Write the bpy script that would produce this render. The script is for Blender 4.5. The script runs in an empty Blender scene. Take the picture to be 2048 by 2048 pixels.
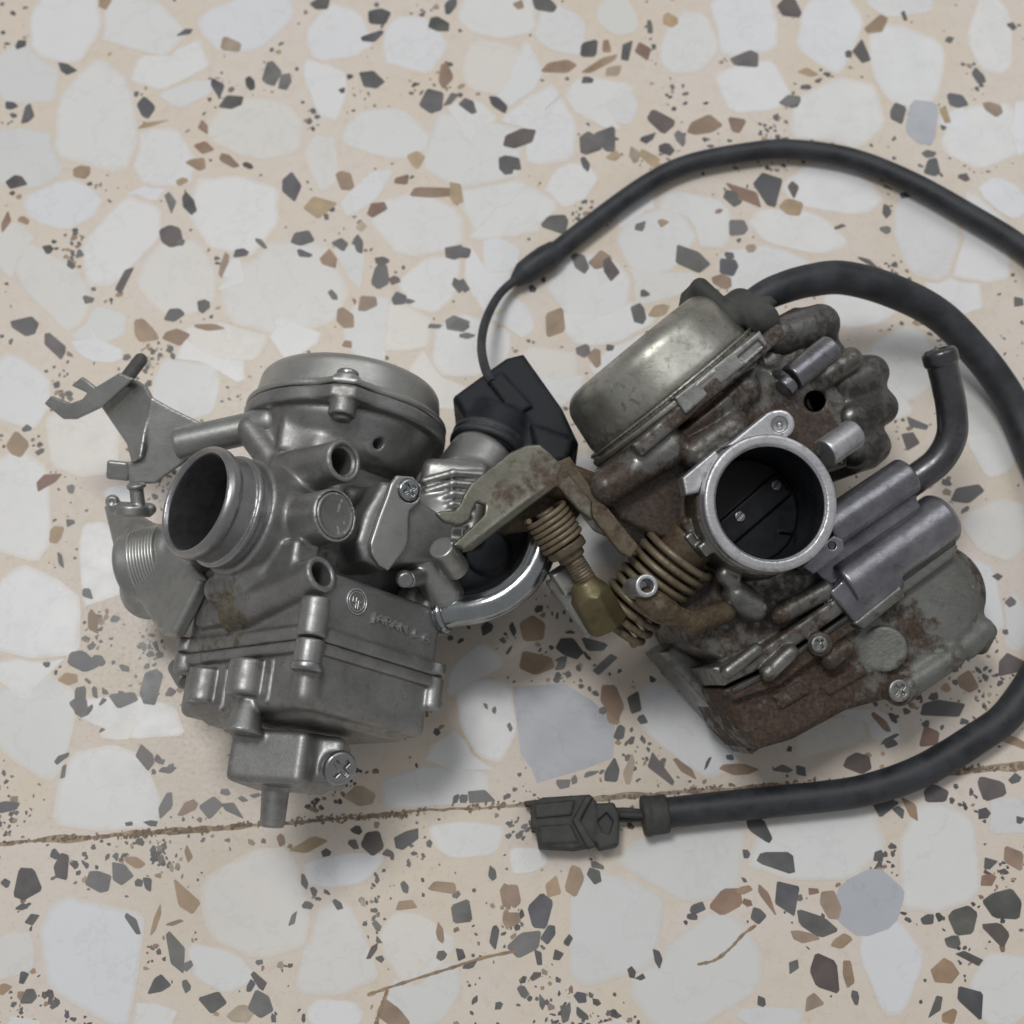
import bpy, math, random
import numpy as np
from mathutils import Vector

# ------------------------------------------------------------------ camera / light (all lengths in mm, scaled to metres on build)
SC = bpy.context.scene
COL = SC.collection
MM = 0.001
TILT = math.radians(18.0)
HALF = math.radians(19.0)
DIST = 435.6
FPX = 1024.0 / math.tan(HALF)
CAM = np.array([0, -DIST * math.sin(TILT), DIST * math.cos(TILT)])
FWD = np.array([0, math.sin(TILT), -math.cos(TILT)])
UPV = np.array([0, math.cos(TILT), math.sin(TILT)])
RGT = np.array([1.0, 0, 0])

cam_d = bpy.data.cameras.new("camera")
cam = bpy.data.objects.new("camera", cam_d)
COL.objects.link(cam)
cam.location = Vector(CAM * MM)
cam.rotation_euler = (TILT, 0, 0)
cam_d.sensor_width = 36.0
cam_d.lens = 18.0 / math.tan(HALF)
cam_d.clip_start = 0.01
cam_d.clip_end = 50
cam_d.dof.use_dof = True
cam_d.dof.focus_distance = 0.372
cam_d.dof.aperture_fstop = 15.0
SC.camera = cam

world = bpy.data.worlds.new("World")
SC.world = world
world.use_nodes = True
bg = world.node_tree.nodes["Background"]
bg.inputs[0].default_value = (0.975, 0.985, 1.0, 1)
bg.inputs[1].default_value = 0.29


def area(name, loc, target, size, power, col, size_y=None):
    d = bpy.data.lights.new(name, 'AREA')
    d.energy = power
    d.color = col
    d.size = size
    if size_y:
        d.shape = 'RECTANGLE'
        d.size_y = size_y
    o = bpy.data.objects.new(name, d)
    COL.objects.link(o)
    o.location = loc
    o.rotation_euler = (Vector(target) - Vector(loc)).to_track_quat('-Z', 'Y').to_euler()
    return o


area("ceiling_lamp", (-0.29, 0.38, 1.50), (0, 0, 0), 0.44, 9.6, (1.0, 0.988, 0.97), 0.34)
area("wide_soft_light", (0.75, 0.9, 1.5), (0, 0, 0), 1.0, 4.6, (0.98, 0.985, 1.0), 0.9)  # unseen wide lamp added for soft light from the upper right

SC.view_settings.view_transform = 'Standard'
SC.view_settings.look = 'None'
SC.view_settings.exposure = 0.0
SC.view_settings.gamma = 1.0
SC.cycles.use_denoising = True
SC.cycles.max_bounces = 6


# ------------------------------------------------------------------ pixel <-> world helpers (photo pixels 0..2048)
def nrm(v):
    v = np.asarray(v, float)
    return v / np.linalg.norm(v)


def ray(px, py):
    return FWD + RGT * ((px - 1024) / FPX) + UPV * ((1024 - py) / FPX)


def hit(px, py, pt, n):
    d = ray(px, py)
    t = np.dot(np.asarray(pt) - CAM, n) / np.dot(d, n)
    return CAM + d * t


Zv = np.array([0, 0, 1.0])


def P(px, py, z):
    return hit(px, py, np.array([0, 0, z]), Zv)


def S(p):
    return np.dot(np.asarray(p) - CAM, FWD) / FPX      # mm per photo pixel at a point


# ------------------------------------------------------------------ materials
def node(nt, t, **kw):
    n = nt.nodes.new(t)
    for k, v in kw.items():
        if k.startswith('i_'):
            n.inputs[k[2:].replace('_', ' ')].default_value = v
        else:
            setattr(n, k, v)
    return n


def new_mat(name):
    m = bpy.data.materials.new(name)
    m.use_nodes = True
    nt = m.node_tree
    return m, nt, nt.nodes["Principled BSDF"]


def noise(nt, co, scale, detail=4, rough=0.55):
    n = node(nt, 'ShaderNodeTexNoise')
    n.inputs['Scale'].default_value = scale
    n.inputs['Detail'].default_value = detail
    n.inputs['Roughness'].default_value = rough
    nt.links.new(co, n.inputs['Vector'])
    return n.outputs['Fac']


def mapr(nt, v, a, b, c=0.0, d=1.0):
    n = node(nt, 'ShaderNodeMapRange')
    n.inputs[1].default_value = a
    n.inputs[2].default_value = b
    n.inputs[3].default_value = c
    n.inputs[4].default_value = d
    nt.links.new(v, n.inputs[0])
    return n.outputs[0]


def mixc(nt, f, a, b):
    n = node(nt, 'ShaderNodeMix', data_type='RGBA')
    for s, v in ((0, f), (6, a), (7, b)):
        if isinstance(v, (tuple, list)):
            n.inputs[s].default_value = (*v[:3], 1)
        elif isinstance(v, (int, float)):
            n.inputs[s].default_value = v
        else:
            nt.links.new(v, n.inputs[s])
    return n.outputs[2]


def mixf(nt, f, a, b):
    n = node(nt, 'ShaderNodeMix', data_type='FLOAT')
    for s, v in ((0, f), (2, a), (3, b)):
        if isinstance(v, (int, float)):
            n.inputs[s].default_value = v
        else:
            nt.links.new(v, n.inputs[s])
    return n.outputs[0]


def math_(nt, op, a, b):
    n = node(nt, 'ShaderNodeMath', operation=op)
    for s, v in ((0, a), (1, b)):
        if isinstance(v, (int, float)):
            n.inputs[s].default_value = v
        else:
            nt.links.new(v, n.inputs[s])
    return n.outputs[0]


def objco(nt):
    return node(nt, 'ShaderNodeTexCoord').outputs['Object']


def bump(nt, bsdf, h, strength, dist):
    b = node(nt, 'ShaderNodeBump')
    b.inputs['Strength'].default_value = strength
    b.inputs['Distance'].default_value = dist
    nt.links.new(h, b.inputs['Height'])
    nt.links.new(b.outputs[0], bsdf.inputs['Normal'])


def metal(name, c0, c1, r0=0.35, r1=0.55, metallic=0.9, grain=2600, bstr=0.25, rusty=True,
          rust0=(0.06, 0.036, 0.022), rust1=(0.16, 0.095, 0.05), base_rust=-0.35, bdist=0.0002, dirt=0.35, coat=0.0, rust_rough=0.78, wear_glint=0.0):
    """cast or machined metal; 'rust' vertex attribute says where grime, rust and darker spots sit"""
    m, nt, b = new_mat(name)
    co = objco(nt)
    n1 = noise(nt, co, 90, 5, 0.6)
    n2 = noise(nt, co, 420, 4, 0.6)
    n3 = noise(nt, co, grain, 3, 0.6)
    blot = mapr(nt, n1, 0.35, 0.68)
    c = mixc(nt, blot, c0, c1)
    spk = mapr(nt, n2, 0.52, 0.75, 0, dirt)
    c = mixc(nt, spk, c, tuple(x * 0.35 for x in c0))
    rough = mapr(nt, n2, 0.3, 0.7, r0, r1)
    # fine scratches and scuffs
    mp = node(nt, 'ShaderNodeMapping')
    mp.inputs['Scale'].default_value = (1.0, 9.0, 5.0)
    mp.inputs['Rotation'].default_value = (0.4, 0.7, 0.9)
    nt.links.new(co, mp.inputs['Vector'])
    n6 = noise(nt, mp.outputs[0], 260, 3, 0.7)
    c = mixc(nt, mapr(nt, n6, 0.58, 0.72, 0, 0.35), c, tuple(min(1, x * 1.6) for x in c1))
    metf = metallic
    edge = None
    if wear_glint:  # convex edges lightened, for wear and for painted-in edge highlights
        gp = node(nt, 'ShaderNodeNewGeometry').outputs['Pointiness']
        edge = mapr(nt, math_(nt, 'ADD', gp, math_(nt, 'MULTIPLY', math_(nt, 'SUBTRACT', n2, 0.5), 0.05)), 0.53, 0.60, 0.0, wear_glint)
    if rusty:
        at = node(nt, 'ShaderNodeAttribute', attribute_name='rust')
        s = math_(nt, 'ADD', at.outputs['Fac'], base_rust)
        w = math_(nt, 'MULTIPLY', math_(nt, 'SUBTRACT', n1, 0.5), 2.2)
        w2 = math_(nt, 'MULTIPLY', math_(nt, 'SUBTRACT', n2, 0.5), 1.6)
        s = math_(nt, 'ADD', s, math_(nt, 'ADD', w, w2))
        mask = mapr(nt, s, 0.0, 0.45)
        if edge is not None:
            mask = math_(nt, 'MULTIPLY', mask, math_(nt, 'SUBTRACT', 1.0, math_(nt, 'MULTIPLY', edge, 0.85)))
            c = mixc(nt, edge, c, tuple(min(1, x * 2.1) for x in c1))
        n4 = noise(nt, co, 800, 4, 0.7)
        rc = mixc(nt, mapr(nt, n4, 0.35, 0.68), rust0, rust1)
        c = mixc(nt, mask, c, rc)
        rough = mixf(nt, mask, rough, rust_rough)
        metf = mixf(nt, mask, metallic, 0.05)
        nt.links.new(metf, b.inputs['Metallic'])
        hh = math_(nt, 'ADD', math_(nt, 'MULTIPLY', n4, mask), math_(nt, 'MULTIPLY', n3, 0.5))
    else:
        b.inputs['Metallic'].default_value = metallic
        hh = n3
    nt.links.new(c, b.inputs['Base Color'])
    nt.links.new(rough, b.inputs['Roughness'])
    if coat:
        b.inputs['Coat Weight'].default_value = coat
        b.inputs['Coat Roughness'].default_value = 0.3
    bump(nt, b, hh, bstr, bdist)
    return m


def plain(name, c0, c1, rough, scale=300, bstr=0.2, bdist=0.0002, metallic=0.0, spec=0.5):
    m, nt, b = new_mat(name)
    co = objco(nt)
    n1 = noise(nt, co, scale, 5, 0.6)
    c = mixc(nt, mapr(nt, n1, 0.35, 0.68), c0, c1)
    nt.links.new(c, b.inputs['Base Color'])
    nt.links.new(mapr(nt, n1, 0.3, 0.7, rough - 0.07, rough + 0.1), b.inputs['Roughness'])
    b.inputs['Metallic'].default_value = metallic
    b.inputs['Specular IOR Level'].default_value = spec
    bump(nt, b, noise(nt, co, scale * 6, 3), bstr, bdist)
    return m


def chip_mat(name, cols, rough=0.38, vein=None):
    """polished stone chip: own tone per chip (Object Info random), faint veins"""
    m, nt, b = new_mat(name)
    geo = node(nt, 'ShaderNodeNewGeometry')
    oi = node(nt, 'ShaderNodeObjectInfo')
    rnd = math_(nt, 'FRACT', math_(nt, 'ADD', oi.outputs['Random'], geo.outputs['Random Per Island']), 0.0)
    ramp = node(nt, 'ShaderNodeValToRGB')
    ramp.color_ramp.interpolation = 'LINEAR'
    el = ramp.color_ramp.elements
    el[0].position, el[0].color = 0.0, (*cols[0], 1)
    el[1].position, el[1].color = 1.0, (*cols[-1], 1)
    for i, c in enumerate(cols[1:-1]):
        e = el.new((i + 1) / (len(cols) - 1))
        e.color = (*c, 1)
    nt.links.new(rnd, ramp.inputs[0])
    co = node(nt, 'ShaderNodeNewGeometry').outputs['Position']
    n1 = noise(nt, co, 110, 5, 0.6)
    c = ramp.outputs[0]
    if vein:
        n2 = noise(nt, co, 38, 6, 0.62)
        band = math_(nt, 'ABSOLUTE', math_(nt, 'SUBTRACT', n2, 0.5), 0.0)
        f = mapr(nt, band, 0.0, 0.014, 0.2, 0.0)
        c = mixc(nt, mapr(nt, n1, 0.4, 0.75, 0, 0.35), c, vein)
        c = mixc(nt, f, c, tuple(x * 0.75 for x in vein))
    else:
        hs = node(nt, 'ShaderNodeHueSaturation')
        nt.links.new(c, hs.inputs['Color'])
        nt.links.new(mapr(nt, n1, 0.3, 0.7, 0.75, 1.3), hs.inputs['Value'])
        c = hs.outputs[0]
    if vein:
        at = node(nt, 'ShaderNodeAttribute', attribute_name='rim')
        n5 = noise(nt, co, 260, 4, 0.6)
        f = mapr(nt, math_(nt, 'ADD', at.outputs['Fac'], math_(nt, 'MULTIPLY', math_(nt, 'SUBTRACT', n5, 0.5), 1.1)), 0.25, 1.15, 0.0, 0.8)
        c = mixc(nt, f, c, (0.69, 0.61, 0.525))
    nt.links.new(c, b.inputs['Base Color'])
    nt.links.new(mapr(nt, n1, 0.3, 0.7, rough - 0.05, rough + 0.12), b.inputs['Roughness'])
    b.inputs['Specular IOR Level'].default_value = 0.5
    return m


# ------------------------------------------------------------------ objects
def prep(o, parent):
    COL.objects.link(o)
    if parent is not None:
        o.parent = parent
    return o


def origin_of(parent):
    return np.zeros(3) if parent is None else np.array(parent['origin_mm'])


def root(parent):
    while parent is not None and parent.parent is not None:
        parent = parent.parent
    return parent


ORIG = {}


def org(parent):
    r = root(parent)
    return ORIG.get(r.name, np.zeros(3)) if r is not None else np.zeros(3)


def mesh_obj(name, V, F, mat, parent, rust=None, smooth=True, sharp=None):
    """V in mm world coordinates; F is an (n,k) array or list of index lists"""
    V = np.asarray(V, np.float64) - org(parent)
    me = bpy.data.meshes.new(name)
    if isinstance(F, np.ndarray):
        n, k = F.shape
        me.vertices.add(len(V))
        me.vertices.foreach_set('co', (V * MM).astype(np.float32).ravel())
        me.loops.add(n * k)
        me.loops.foreach_set('vertex_index', F.astype(np.int32).ravel())
        me.polygons.add(n)
        me.polygons.foreach_set('loop_start', np.arange(0, n * k, k, dtype=np.int32))
        me.update(calc_edges=True)
    else:
        me.from_pydata((V * MM).tolist(), [], F)
        me.update()
    me.validate()
    if smooth:
        me.polygons.foreach_set('use_smooth', np.ones(len(me.polygons), dtype=bool))
        if sharp:
            me.set_sharp_from_angle(angle=math.radians(sharp))
    if rust is not None:
        a = me.attributes.new('rust', 'FLOAT', 'POINT')
        a.data.foreach_set('value', rust.astype(np.float32))
    me.materials.append(mat)
    o = bpy.data.objects.new(name, me)
    return prep(o, parent)


def thing(name, loc, label, cat, group=None):
    o = bpy.data.objects.new(name, None)
    COL.objects.link(o)
    o.empty_display_size = 0.02
    o.location = Vector(np.asarray(loc) * MM)
    o['label'] = label
    o['category'] = cat
    if group:
        o['group'] = group
    ORIG[o.name] = np.asarray(loc, float)
    return o


# ---- signed distance primitives: each returns (fn, lo, hi)
def _bb(pts, r):
    pts = np.array(pts)
    return pts.min(0) - r, pts.max(0) + r


def cyl(p0, p1, r, rd=0.6, r1=None):
    p0, p1 = np.asarray(p0, float), np.asarray(p1, float)
    h = np.linalg.norm(p1 - p0)
    ax = (p1 - p0) / h
    ra = r if r1 is None else r1

    def fn(X, Y, Z):
        x, y, z = X - p0[0], Y - p0[1], Z - p0[2]
        t = x * ax[0] + y * ax[1] + z * ax[2]
        q = np.sqrt(np.maximum(x * x + y * y + z * z - t * t, 0))
        rr = r + (ra - r) * np.clip(t / h, 0, 1)
        dx = q - (rr - rd)
        dy = np.abs(t - h / 2) - (h / 2 - rd)
        return np.minimum(np.maximum(dx, dy), 0) + np.hypot(np.maximum(dx, 0), np.maximum(dy, 0)) - rd
    lo, hi = _bb([p0, p1], max(r, ra))
    return fn, lo, hi


def capsule(p0, p1, r0, r1=None):
    p0, p1 = np.asarray(p0, float), np.asarray(p1, float)
    h = max(np.linalg.norm(p1 - p0), 1e-6)
    ax = (p1 - p0) / h
    r1 = r0 if r1 is None else r1

    def fn(X, Y, Z):
        x, y, z = X - p0[0], Y - p0[1], Z - p0[2]
        t = np.clip(x * ax[0] + y * ax[1] + z * ax[2], 0, h)
        return np.sqrt((x - ax[0] * t) ** 2 + (y - ax[1] * t) ** 2 + (z - ax[2] * t) ** 2) - (r0 + (r1 - r0) * t / h)
    lo, hi = _bb([p0, p1], max(r0, r1))
    return fn, lo, hi


def sph(c, r):
    return capsule(c, np.asarray(c, float) + np.array([0, 0, 1e-5]), r)


def box(c, axes, half, rd=0.8):
    c = np.asarray(c, float)
    A = [np.asarray(a, float) for a in axes]

    def fn(X, Y, Z):
        x, y, z = X - c[0], Y - c[1], Z - c[2]
        q = [np.abs(x * a[0] + y * a[1] + z * a[2]) - (h - rd) for a, h in zip(A, half)]
        m = np.maximum(np.maximum(q[0], q[1]), q[2])
        return np.minimum(m, 0) + np.sqrt(sum(np.maximum(k, 0) ** 2 for k in q)) - rd
    ext = sum(np.abs(a) * h for a, h in zip(A, half))
    return fn, c - ext, c + ext


def torus(c, ax, R, r):
    c, ax = np.asarray(c, float), nrm(ax)

    def fn(X, Y, Z):
        x, y, z = X - c[0], Y - c[1], Z - c[2]
        t = x * ax[0] + y * ax[1] + z * ax[2]
        q = np.sqrt(np.maximum(x * x + y * y + z * z - t * t, 0))
        return np.hypot(q - R, t) - r
    return fn, c - R - r, c + R + r


def prism(pts, n, d0, d1, rd=1.0):
    """polygon through 3-D points (lying on a plane of normal n), extruded from d0 to d1 along n"""
    pts = np.array(pts, float)
    n = nrm(n)
    o = pts.mean(0)
    u = nrm(np.cross(n, [0.31, 0.77, 0.55]))
    v = np.cross(n, u)
    q = np.stack([(pts - o) @ u, (pts - o) @ v], 1)
    c = q.mean(0)
    # shrink for rounding (offset each edge inwards by rd)
    nv = len(q)
    area2 = sum(q[i][0] * q[(i + 1) % nv][1] - q[(i + 1) % nv][0] * q[i][1] for i in range(nv))
    if area2 < 0:
        q = q[::-1].copy()

    def fn(X, Y, Z):
        x, y, z = X - o[0], Y - o[1], Z - o[2]
        a = x * u[0] + y * u[1] + z * u[2]
        b = x * v[0] + y * v[1] + z * v[2]
        w = x * n[0] + y * n[1] + z * n[2]
        d = np.full(a.shape, 1e9, np.float32)
        s = np.ones(a.shape, np.float32)
        for i in range(nv):
            p, e_ = q[i], q[i - 1]
            ex, ey = e_[0] - p[0], e_[1] - p[1]
            wx, wy = a - p[0], b - p[1]
            t = np.clip((wx * ex + wy * ey) / (ex * ex + ey * ey + 1e-12), 0, 1)
            d = np.minimum(d, (wx - ex * t) ** 2 + (wy - ey * t) ** 2)
            c1 = b >= p[1]
            c2 = b < e_[1]
            c3 = ex * wy > ey * wx
            flip = (c1 & c2 & c3) | (~c1 & ~c2 & ~c3)
            s = np.where(flip, -s, s)
        dx = s * np.sqrt(d) + rd
        dy = np.abs(w - (d0 + d1) / 2) - (abs(d1 - d0) / 2 - rd)
        return np.minimum(np.maximum(dx, dy), 0) + np.hypot(np.maximum(dx, 0), np.maximum(dy, 0)) - rd
    al = np.concatenate([pts + n * d0, pts + n * d1])
    lo, hi = _bb(al, 0.1)
    return fn, lo, hi


def sdf(ops, vox):
    """ops: list of (mode, k, prim), mode 'u' union / 's' subtract, k = blend radius"""
    los = [p[1] for m, k, p in ops if m == 'u']
    his = [p[2] for m, k, p in ops if m == 'u']
    lo = np.min(los, 0) - 3 * vox - 1.0
    hi = np.max(his, 0) + 3 * vox + 1.0
    nn = np.ceil((hi - lo) / vox).astype(int) + 1
    ax = [lo[i] + vox * np.arange(nn[i]) for i in range(3)]
    D = np.full(nn, 50.0, np.float32)
    for m, k, (fn, a, b) in ops:
        i0 = np.clip(np.floor((a - k - 3 * vox - lo) / vox).astype(int), 0, nn - 1)
        i1 = np.clip(np.ceil((b + k + 3 * vox - lo) / vox).astype(int) + 1, 1, nn)
        if np.any(i1 <= i0):
            continue
        sl = tuple(slice(i0[j], i1[j]) for j in range(3))
        X = ax[0][sl[0]][:, None, None].astype(np.float32)
        Y = ax[1][sl[1]][None, :, None].astype(np.float32)
        Z = ax[2][sl[2]][None, None, :].astype(np.float32)
        d = fn(X, Y, Z).astype(np.float32)
        A = D[sl]
        if m == 'u':
            if k > 0:
                h = np.clip(0.5 + 0.5 * (A - d) / k, 0, 1)
                D[sl] = A + (d - A) * h - k * h * (1 - h)
            else:
                D[sl] = np.minimum(A, d)
        else:
            d = -d
            if k > 0:
                h = np.clip(0.5 - 0.5 * (A - d) / k, 0, 1)
                D[sl] = A + (d - A) * h + k * h * (1 - h)
            else:
                D[sl] = np.maximum(A, d)
    return surface_nets(D, lo, vox)


def surface_nets(D, lo, vox):
    s = D < 0
    nx, ny, nz = D.shape
    cnt = np.zeros((nx - 1, ny - 1, nz - 1), np.int8)
    for i in (0, 1):
        for j in (0, 1):
            for k in (0, 1):
                cnt += s[i:nx - 1 + i, j:ny - 1 + j, k:nz - 1 + k]
    act = (cnt > 0) & (cnt < 8)
    idx = np.argwhere(act)
    ids = np.full(act.shape, -1, np.int32)
    ids[act] = np.arange(len(idx))
    acc = np.zeros((len(idx), 3))
    num = np.zeros(len(idx))
    corners = [(i, j, k) for i in (0, 1) for j in (0, 1) for k in (0, 1)]
    val = {c: D[idx[:, 0] + c[0], idx[:, 1] + c[1], idx[:, 2] + c[2]].astype(np.float64) for c in corners}
    for c in corners:
        for a in range(3):
            if c[a] == 0:
                e = list(c)
                e[a] = 1
                e = tuple(e)
                va, vb = val[c], val[e]
                cr = (va < 0) != (vb < 0)
                t = np.where(cr, va / np.where(cr, va - vb, 1), 0)
                p = np.tile(np.array(c, float), (len(idx), 1))
                p[:, a] += t
                acc += np.where(cr[:, None], p, 0)
                num += cr
    V = lo + vox * (idx + acc / num[:, None])
    quads = []
    for a in range(3):
        b, c = (a + 1) % 3, (a + 2) % 3
        sl0 = [slice(None)] * 3
        sl1 = [slice(None)] * 3
        sl0[a] = slice(0, -1)
        sl1[a] = slice(1, None)
        s0, s1 = s[tuple(sl0)], s[tuple(sl1)]
        e = np.argwhere(s0 != s1)
        ok = (e[:, b] > 0) & (e[:, c] > 0) & (e[:, b] < D.shape[b] - 1) & (e[:, c] < D.shape[c] - 1)
        e = e[ok]
        fl = s0[e[:, 0], e[:, 1], e[:, 2]]

        def g(db, dc):
            q = e.copy()
            q[:, b] += db
            q[:, c] += dc
            return ids[q[:, 0], q[:, 1], q[:, 2]]
        q = np.stack([g(-1, -1), g(0, -1), g(0, 0), g(-1, 0)], 1)
        q[~fl] = q[~fl][:, ::-1]
        quads.append(q)
    return V, np.concatenate(quads)


def rust_at(V, spots, base=0.0):
    r = np.full(len(V), base)
    for c, rad, st in spots:
        d = np.linalg.norm(V - np.asarray(c), axis=1) / rad
        r += st * np.exp(-d * d * 1.2)
    return r


def cast(name, ops, mat, parent, vox=0.5, spots=(), base=0.0, label=None):
    V, F = sdf(ops, vox)
    o = mesh_obj(name, V, F, mat, parent, rust=rust_at(V, spots, base))
    if label:
        o['label'] = label
    return o


# ---- swept tubes and lathes
def spline(pts, n=12):
    pts = np.array(pts, float)
    q = np.vstack([2 * pts[0] - pts[1], pts, 2 * pts[-1] - pts[-2]])
    out = []
    for i in range(1, len(q) - 2):
        for t in np.linspace(0, 1, n, endpoint=False):
            a, b, c, d = q[i - 1], q[i], q[i + 1], q[i + 2]
            out.append(0.5 * (2 * b + (c - a) * t + (2 * a - 5 * b + 4 * c - d) * t * t + (3 * b - a - 3 * c + d) * t ** 3))
    out.append(pts[-1])
    return np.array(out)


def tube_vf(pts, rad, seg=12, bore=0.0):
    pts = np.array(pts, float)
    n = len(pts)
    rad = np.broadcast_to(np.asarray(rad, float), (n,)) if np.ndim(rad) == 0 else np.interp(np.linspace(0, 1, n), np.linspace(0, 1, len(rad)), rad)
    T = np.gradient(pts, axis=0)
    T /= np.linalg.norm(T, axis=1)[:, None] + 1e-12
    u = np.cross(T[0], [0, 0, 1.0])
    if np.linalg.norm(u) < 0.1:
        u = np.cross(T[0], [0, 1.0, 0])
    u = nrm(u)
    rings = []
    for i in range(n):
        u = nrm(u - T[i] * np.dot(u, T[i]))
        v = np.cross(T[i], u)
        a = np.linspace(0, 2 * math.pi, seg, endpoint=False)
        rings.append(pts[i] + rad[i] * (np.cos(a)[:, None] * u + np.sin(a)[:, None] * v))
    V = np.concatenate(rings)
    F = []
    for i in range(n - 1):
        for j in range(seg):
            F.append([i * seg + j, i * seg + (j + 1) % seg, (i + 1) * seg + (j + 1) % seg, (i + 1) * seg + j])
    F.append(list(range(seg))[::-1])
    F.append([(n - 1) * seg + j for j in range(seg)])
    return V, F


def tube(name, pts, rad, mat, parent, seg=14, smooth_n=10, spots=(), base=0.0):
    q = spline(pts, smooth_n) if smooth_n else np.array(pts, float)
    V, F = tube_vf(q, rad, seg)
    return mesh_obj(name, V, F, mat, parent, rust=rust_at(V, spots, base), sharp=50)


def coil_pts(p0, p1, R, turns, seg=20, r_end=None):
    p0, p1 = np.asarray(p0, float), np.asarray(p1, float)
    ax = nrm(p1 - p0)
    u = nrm(np.cross(ax, [0.2, 0.3, 1.0]))
    v = np.cross(ax, u)
    t = np.linspace(0, 1, int(turns * seg) + 1)
    a = t * turns * 2 * math.pi
    RR = R + ((r_end - R) * t if r_end else 0)
    RR = np.broadcast_to(RR, t.shape)
    return p0 + (p1 - p0) * t[:, None] + RR[:, None] * (np.cos(a)[:, None] * u + np.sin(a)[:, None] * v)


def screw(name, c, ax, r, h, mat, parent, slot='cross', rot=0.3, base=0.0):
    c, ax = np.asarray(c, float), nrm(ax)
    u = nrm(np.cross(ax, [0.13, 0.9, 0.4]))
    v = np.cross(ax, u)
    u, v = u * math.cos(rot) + v * math.sin(rot), v * math.cos(rot) - u * math.sin(rot)
    ops = [('u', 0, cyl(c - ax * h, c, r, 0.35 * min(r, h)))]
    if slot == 'cross':
        ops += [('s', 0, box(c, (u, v, ax), (r * 0.6, r * 0.15, h * 0.5), 0.05)),
                ('s', 0, box(c, (u, v, ax), (r * 0.15, r * 0.6, h * 0.5), 0.05))]
    elif slot == 'slot':
        ops += [('s', 0, box(c, (u, v, ax), (r * 1.3, r * 0.14, h * 0.35), 0.05))]
    elif slot == 'hole':
        ops += [('s', 0, cyl(c - ax * h * 0.7, c + ax * h, r * 0.55, 0.05))]
    return cast(name, ops, mat, parent, vox=min(0.25, r / 8), base=base)

# ================================================================== FLOOR
M_MATRIX = None


def floor_mats():
    global M_MATRIX, M_WHITE, M_DARK, M_BROWN, M_GREYSTONE, M_GROUT, M_CRACK
    m, nt, b = new_mat('terrazzo_cement')
    co = node(nt, 'ShaderNodeNewGeometry').outputs['Position']
    n1 = noise(nt, co, 22, 5, 0.6)
    n2 = noise(nt, co, 900, 4, 0.65)
    n3 = noise(nt, co, 240, 4, 0.6)
    c = mixc(nt, mapr(nt, n1, 0.38, 0.62), (0.725, 0.64, 0.53), (0.74, 0.665, 0.60))
    c = mixc(nt, mapr(nt, n3, 0.5, 0.75, 0, 0.25), c, (0.52, 0.42, 0.32))
    c = mixc(nt, mapr(nt, n2, 0.58, 0.74, 0, 0.4), c, (0.34, 0.25, 0.18))
    nt.links.new(c, b.inputs['Base Color'])
    nt.links.new(mapr(nt, n2, 0.3, 0.7, 0.28, 0.46), b.inputs['Roughness'])
    b.inputs['Specular IOR Level'].default_value = 0.35
    bump(nt, b, n2, 0.12, 0.0001)
    M_MATRIX = m
    M_WHITE = chip_mat('white_marble', [(0.75, 0.75, 0.74), (0.78, 0.775, 0.755), (0.76, 0.77, 0.795), (0.81, 0.805, 0.80), (0.70, 0.71, 0.70), (0.78, 0.745, 0.69)], 0.27, vein=(0.66, 0.67, 0.675))
    M_DARK = chip_mat('dark_basalt', [(0.085, 0.09, 0.09), (0.12, 0.118, 0.105), (0.10, 0.10, 0.118), (0.15, 0.15, 0.14), (0.10, 0.095, 0.10), (0.115, 0.09, 0.085), (0.17, 0.165, 0.165), (0.07, 0.072, 0.078)], 0.33)
    M_BROWN = chip_mat('brown_stone', [(0.36, 0.26, 0.17), (0.27, 0.18, 0.135), (0.43, 0.33, 0.20), (0.23, 0.14, 0.11), (0.42, 0.30, 0.18), (0.31, 0.22, 0.17), (0.42, 0.36, 0.27)], 0.4)
    M_GREYSTONE = chip_mat('grey_marble', [(0.46, 0.48, 0.53), (0.50, 0.52, 0.55)], 0.36, vein=(0.36, 0.38, 0.43))
    M_GROUT = plain('dirty_joint', (0.25, 0.19, 0.135), (0.55, 0.45, 0.34), 0.8, scale=330, bstr=0.6)
    M_CRACK = plain('brown_vein', (0.22, 0.15, 0.09), (0.42, 0.31, 0.2), 0.6, scale=500)


floor_mats()

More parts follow.
